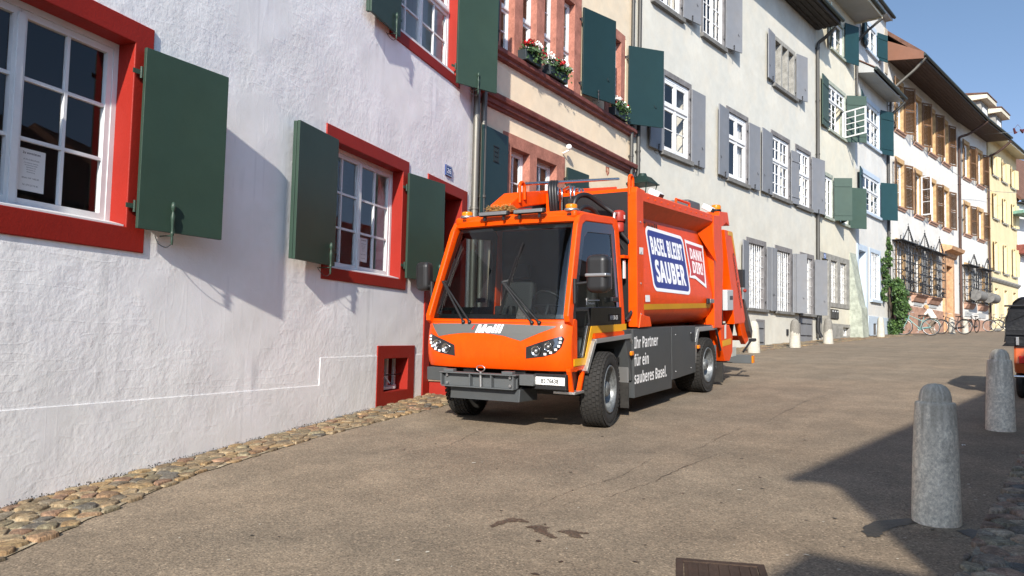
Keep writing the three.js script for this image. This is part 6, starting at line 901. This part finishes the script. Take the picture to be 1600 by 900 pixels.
// ---------------------------------------------------------------- ivy
{
  const B = thing('ivy_bush', 'dense green ivy bush climbing the downpipe at the corner of the mansion', 'ivy'); frameAt(B, 19.3, -39.66, 40.5, gy(19.3, -39.66)); const r = rng(717), lists = [[], [], []];
  const cl = []; for (let k = 0; k < 46; k++) { const t = r(), y = .1 + t * 2.6, w = y < .9 ? .28 + y * .3 : y < 2.1 ? .62 : .62 - (y - 2.1) * .8; cl.push([.05 + (r() - .5) * 2 * w, y, .25 + r() * w * .9, .14 + r() * .16]); } for (let k = 0; k < 26; k++) { const y = 2.4 + r() * 2.6; cl.push([-.15 + (r() - .5) * .35 - (r() < .4 ? .5 * r() : 0), y, .08 + r() * .12, .05 + r() * .07]); } for (let k = 0; k < 20; k++) { const y = 1.6 + r() * 2.2; cl.push([-.9 - r() * .75 + y * .05, y, .12 + r() * .1, .06 + r() * .08]); }
  for (const [cx, cy, cz, cr] of cl) { const n = Math.round(30 + cr * cr * 2600); for (let k = 0; k < n; k++) { const a = r() * 6.283, b = Math.acos(2 * r() - 1), d = cr * (.55 + .55 * r()), s = .035 + r() * .04; const g = new THREE.ShapeGeometry(new THREE.Shape([[0, -1], [.75, -.45], [.55, .35], [0, 1.1], [-.55, .35], [-.75, -.45]].map((p) => new THREE.Vector2(p[0] * s, p[1] * s)))); g.rotateX(-.4 + (r() - .5) * 1.8); g.rotateY((r() - .5) * 3); g.rotateZ((r() - .5) * 1.5); at(g, cx + Math.sin(b) * Math.cos(a) * d, cy + Math.cos(b) * d, Math.max(.03, cz + Math.sin(b) * Math.sin(a) * d)); lists[(r() * 3) | 0].push(g); } }
  [mat.leafA, mat.leafB, mat.leafC].forEach((m, i) => { const q = M('foliage', lists[i], m, B); q.userData.kind = 'stuff'; });
  const wood = std(.12, .085, .055, { roughness: .95, map: T.wood }); for (let k = 0; k < 7; k++) { const x = (k - 3) * .05; M('stem', tube([[x, -.1, .12], [x + (r() - .5) * .3, .8, .2], [x + (r() - .5) * .6, 1.7, .2], [-.15 + (r() - .5) * .2, 2.8, .1]], .018, 20, 6), wood, B); } M('stem', tube([[-.1, 2.2, .1], [-.2, 3.4, .08], [-.15, 4.9, .06]], .012, 20, 5), wood, B); M('stem', tube([[-.2, 1.2, .15], [-.8, 1.9, .1], [-1.3, 2.8, .08], [-1.4, 3.9, .06]], .010, 20, 5), wood, B);
}
// ---------------------------------------------------------------- three-wheeled rickshaw at the right edge
{
  const R = thing('rickshaw', 'orange three-wheeled rickshaw with black soft top parked at the right edge', 'rickshaw'); R.position.set(8.05, gy(8.05, -11.35), -11.35); R.rotation.set(0, (90 - 39) * RAD, .05, 'YXZ');
  const or = phy(.46, .09, .02, { roughness: .4, clearcoat: .5 }), vinyl = phy(.006, .006, .007, { roughness: .42, specularIntensity: .6, bumpMap: T.plasterB, bumpScale: .012 }), clear = phy(.9, .9, .9, { roughness: .12, transmission: .9, thickness: 0 });
  const arch = (t) => { const a = Math.PI * t, c = -Math.cos(a), q = Math.sin(a), e = .42; return [Math.sign(c) * Math.abs(c) ** e * .68, .86 + q ** .55 * .70]; }, nz = vnoise(33);
  { const nu = 22, nv = 40, g = new THREE.PlaneGeometry(1, 1, nu, nv), p = g.attributes.position, u = g.attributes.uv; for (let i = 0; i < p.count; i++) { const s = p.getX(i) + .5, t = p.getY(i) + .5, [z, y] = arch(t), f = (nz(s * 7 + 3, t * 22, 64) - .5) * .05 * (1 - s * .6), k = s < .08 ? .965 + s * .44 : 1; const fl = y < 1.0 ? (1.0 - y) * .25 : 0; p.setXYZ(i, -.20 + s * 1.7 + (s < .5 ? (y - .9) * .12 * (1 - 2 * s) : 0), .86 + (y - .86) * k + f * .5 - (s > .45 && y < 1.2 ? 0 : 0), z * k * (1 + fl) + f * Math.sign(z)); u.setXY(i, s * 1.7, t * 2.4); if (s > .5 && y < 1.25) p.setY(i, 1.25 + (y - .86) * .2); } g.computeVertexNormals(); M('soft_top', g, vinyl, R); }
  { const o = []; for (let k = 0; k <= 30; k++) { const [z, y] = arch(k / 30); o.push([z * .962, .855 + (y - .86) * .962]); } o.push([.70, .80], [-.70, .80]); const hole = [[-.30, 1.04], [.30, 1.04], [.34, 1.09], [.34, 1.27], [.30, 1.33], [-.30, 1.33], [-.34, 1.27], [-.34, 1.09]]; const g = poly(o, -.012, .012, .004, [hole]); g.rotateY(-Math.PI / 2); const p = g.attributes.position; for (let i = 0; i < p.count; i++) p.setX(i, p.getX(i) - .20 + (p.getY(i) - .9) * .12 + (nz(p.getZ(i) * 6 + 9, p.getY(i) * 5, 64) - .5) * .05); g.computeVertexNormals(); M('rear_curtain', g, vinyl, R); const w = new THREE.PlaneGeometry(.72, .33); w.rotateY(-Math.PI / 2); w.rotateZ(-.12); M('rear_window', at(w, -.165, 1.185, 0), clear, R); }
  M('strap', [rod([-.20, 1.40, -.66], [-.20, 1.42, .66], .014, 6)], mat.black, R); M('strap', [rod([-.235, .98, -.64], [-.235, .97, .64], .010, 6)], mat.black, R); for (const z of [-.5, .5]) M('buckle', rb(-.25, -.22, .82, .94, z - .02, z + .02, .005), mat.steel, R);
  M('body', [poly([[-.16, .84], [-.19, .55], [-.10, .40], [.62, .36], [.70, .84]], -.56, .56, .03)], or, R); M('front_body', [poly([[.62, .36], [1.5, .34], [1.75, .6], [1.62, 1.0], [1.52, 1.0], [1.6, .62], [1.45, .42], [.7, .44]], -.5, .5, .02)], or, R);
  M('bench', rb(.1, .6, .84, .98, -.5, .5, .04), mat.black, R); M('windscreen_frame', [rod([1.55, 1.0, -.5], [1.45, 1.54, -.5], .02), rod([1.55, 1.0, .5], [1.45, 1.54, .5], .02)], mat.black, R);
  for (const [x, z] of [[.18, -.50], [.18, .50], [1.75, 0]]) { const W = part('wheel', R); const t = new THREE.TorusGeometry(.20, .055, 10, 28); M('tyre', t, mat.rubber, W); const c = new THREE.CylinderGeometry(.155, .155, .06, 20); c.rotateX(Math.PI / 2); M('rim', c, mat.steel, W); W.position.set(x, .255, z); }
  M('undercarriage', [bx(-.12, 1.5, .24, .38, -.34, .34), rod([.18, .255, -.5], [.18, .255, .5], .03)], mat.black, R); M('rear_bar', [rod([-.26, .36, -.55], [-.26, .36, .55], .022), rod([-.26, .36, -.4], [0, .4, -.4], .018), rod([-.26, .36, .4], [0, .4, .4], .018)], mat.chrome, R);
  for (const s of [-1, 1]) M('tail_lamp', rb(-.215, -.18, .55, .66, s * .44 - .05, s * .44 + .05, .01), phy(.5, .01, .01, { roughness: .15 }), R); M('front_mudguard', (() => { const g = new THREE.TorusGeometry(.29, .05, 6, 18, 2.4); g.rotateZ(.3); g.scale(1, 1, 1.8); return at(g, 1.75, .255, 0); })(), or, R);
}
// ---------------------------------------------------------------- lantern, overhead wires
{
  const L = thing('street_lantern', 'old green street lantern on a wall bracket above the truck body', 'lantern'); frameAt(L, 10.526, -29.001, 39.5); const gm = std(.015, .035, .028, { roughness: .5, metalness: .3 }), x = -11.8, z = .35, y = 4.95;
  const hip = new THREE.CylinderGeometry(.24, .42, .16, 4, 1); hip.rotateY(Math.PI / 4); M('lantern_roof', [at(hip, x, y + .62, z), bx(x - .32, x + .32, y + .50, y + .53, z - .32, z + .32), at(new THREE.CylinderGeometry(.1, .13, .08, 8), x, y + .75, z)], gm, L);
  const q = []; for (const a of [-1, 1]) for (const b of [-1, 1]) q.push(rod([x + a * .17, y, z + b * .17], [x + a * .27, y + .5, z + b * .27], .015, 5)); q.push(bx(x - .19, x + .19, y - .03, y, z - .19, z + .19)); M('lantern_frame', q, gm, L);
  for (let k = 0; k < 4; k++) { const g = new THREE.PlaneGeometry(.44, .5); g.rotateX(.2); g.translate(0, .25, .22); g.rotateY(k * Math.PI / 2); M('pane', at(g, x, y, z), mat.glass, L); }
  M('bracket', [tube([[x, y - .03, z], [x, y - .3, z], [x + .1, y - .5, .2], [x + .3, y - .55, .02]], .02, 20, 6)], gm, L);
  const w = tag(M('overhead_wire', tube([[20.2, 12.0, -38.9], [26, 11.9, -45.5], [33.4, 12.5, -53.9], [38, 13.2, -58]], .018, 40, 4), std(.25, .25, .24)), 'thin grey wire strung along the white mansion front', 'wire'); w.name = uniq('overhead_wire');
  const w2 = tag(M('overhead_wire', tube([[33.0, 16.4, -53.6], [35.2, 16.1, -50.5], [40, 17.0, -44]], .012, 30, 4), std(.25, .25, .24)), 'wire against the sky with a pair of shoes hanging from it', 'wire');  w2.name = uniq('overhead_wire');
  const S = thing('hanging_shoes', 'pair of dark red shoes hanging from the wire against the sky', 'shoes'); S.position.set(33.1, 15.95, -50.2); const sm = std(.07, .012, .016, { roughness: .7 }); for (const s of [-1, 1]) { const g = poly([[-.15, -.28], [.16, -.34], [.17, -.26], [.02, -.16], [-.02, .1], [-.12, .1]], -.05, .05, .02); g.rotateZ(s * .35 + .9); g.rotateY(.6); M('shoe', at(g, s * .22, -.1, 0), sm, S); } M('laces', [rod([-.18, .0, 0], [0, .22, 0], .01, 4), rod([.18, .0, 0], [0, .22, 0], .01, 4)], sm, S);
  // scraps of litter by the bollards
  const lm = std(.7, .7, .68, { roughness: .8 }); [[3.55, -6.6, 'white paper scrap on the shaded asphalt behind the near bollard'], [4.6, -7.9, 'tiny white scrap on the shaded asphalt near the second bollard']].forEach(([a, b, t], i) => { const o = thing('litter', t, 'litter'); o.position.set(a, gy(a, b) + .006, b); const g = new THREE.PlaneGeometry(.07 - i * .035, .05 - i * .03, 4, 3); g.rotateX(-Math.PI / 2); const p = g.attributes.position; for (let k = 0; k < p.count; k++) p.setY(k, .012 * Math.abs(Math.sin(k * 2.3))); g.computeVertexNormals(); M('paper', g, lm, o); });
}

renderer.render(scene, camera);
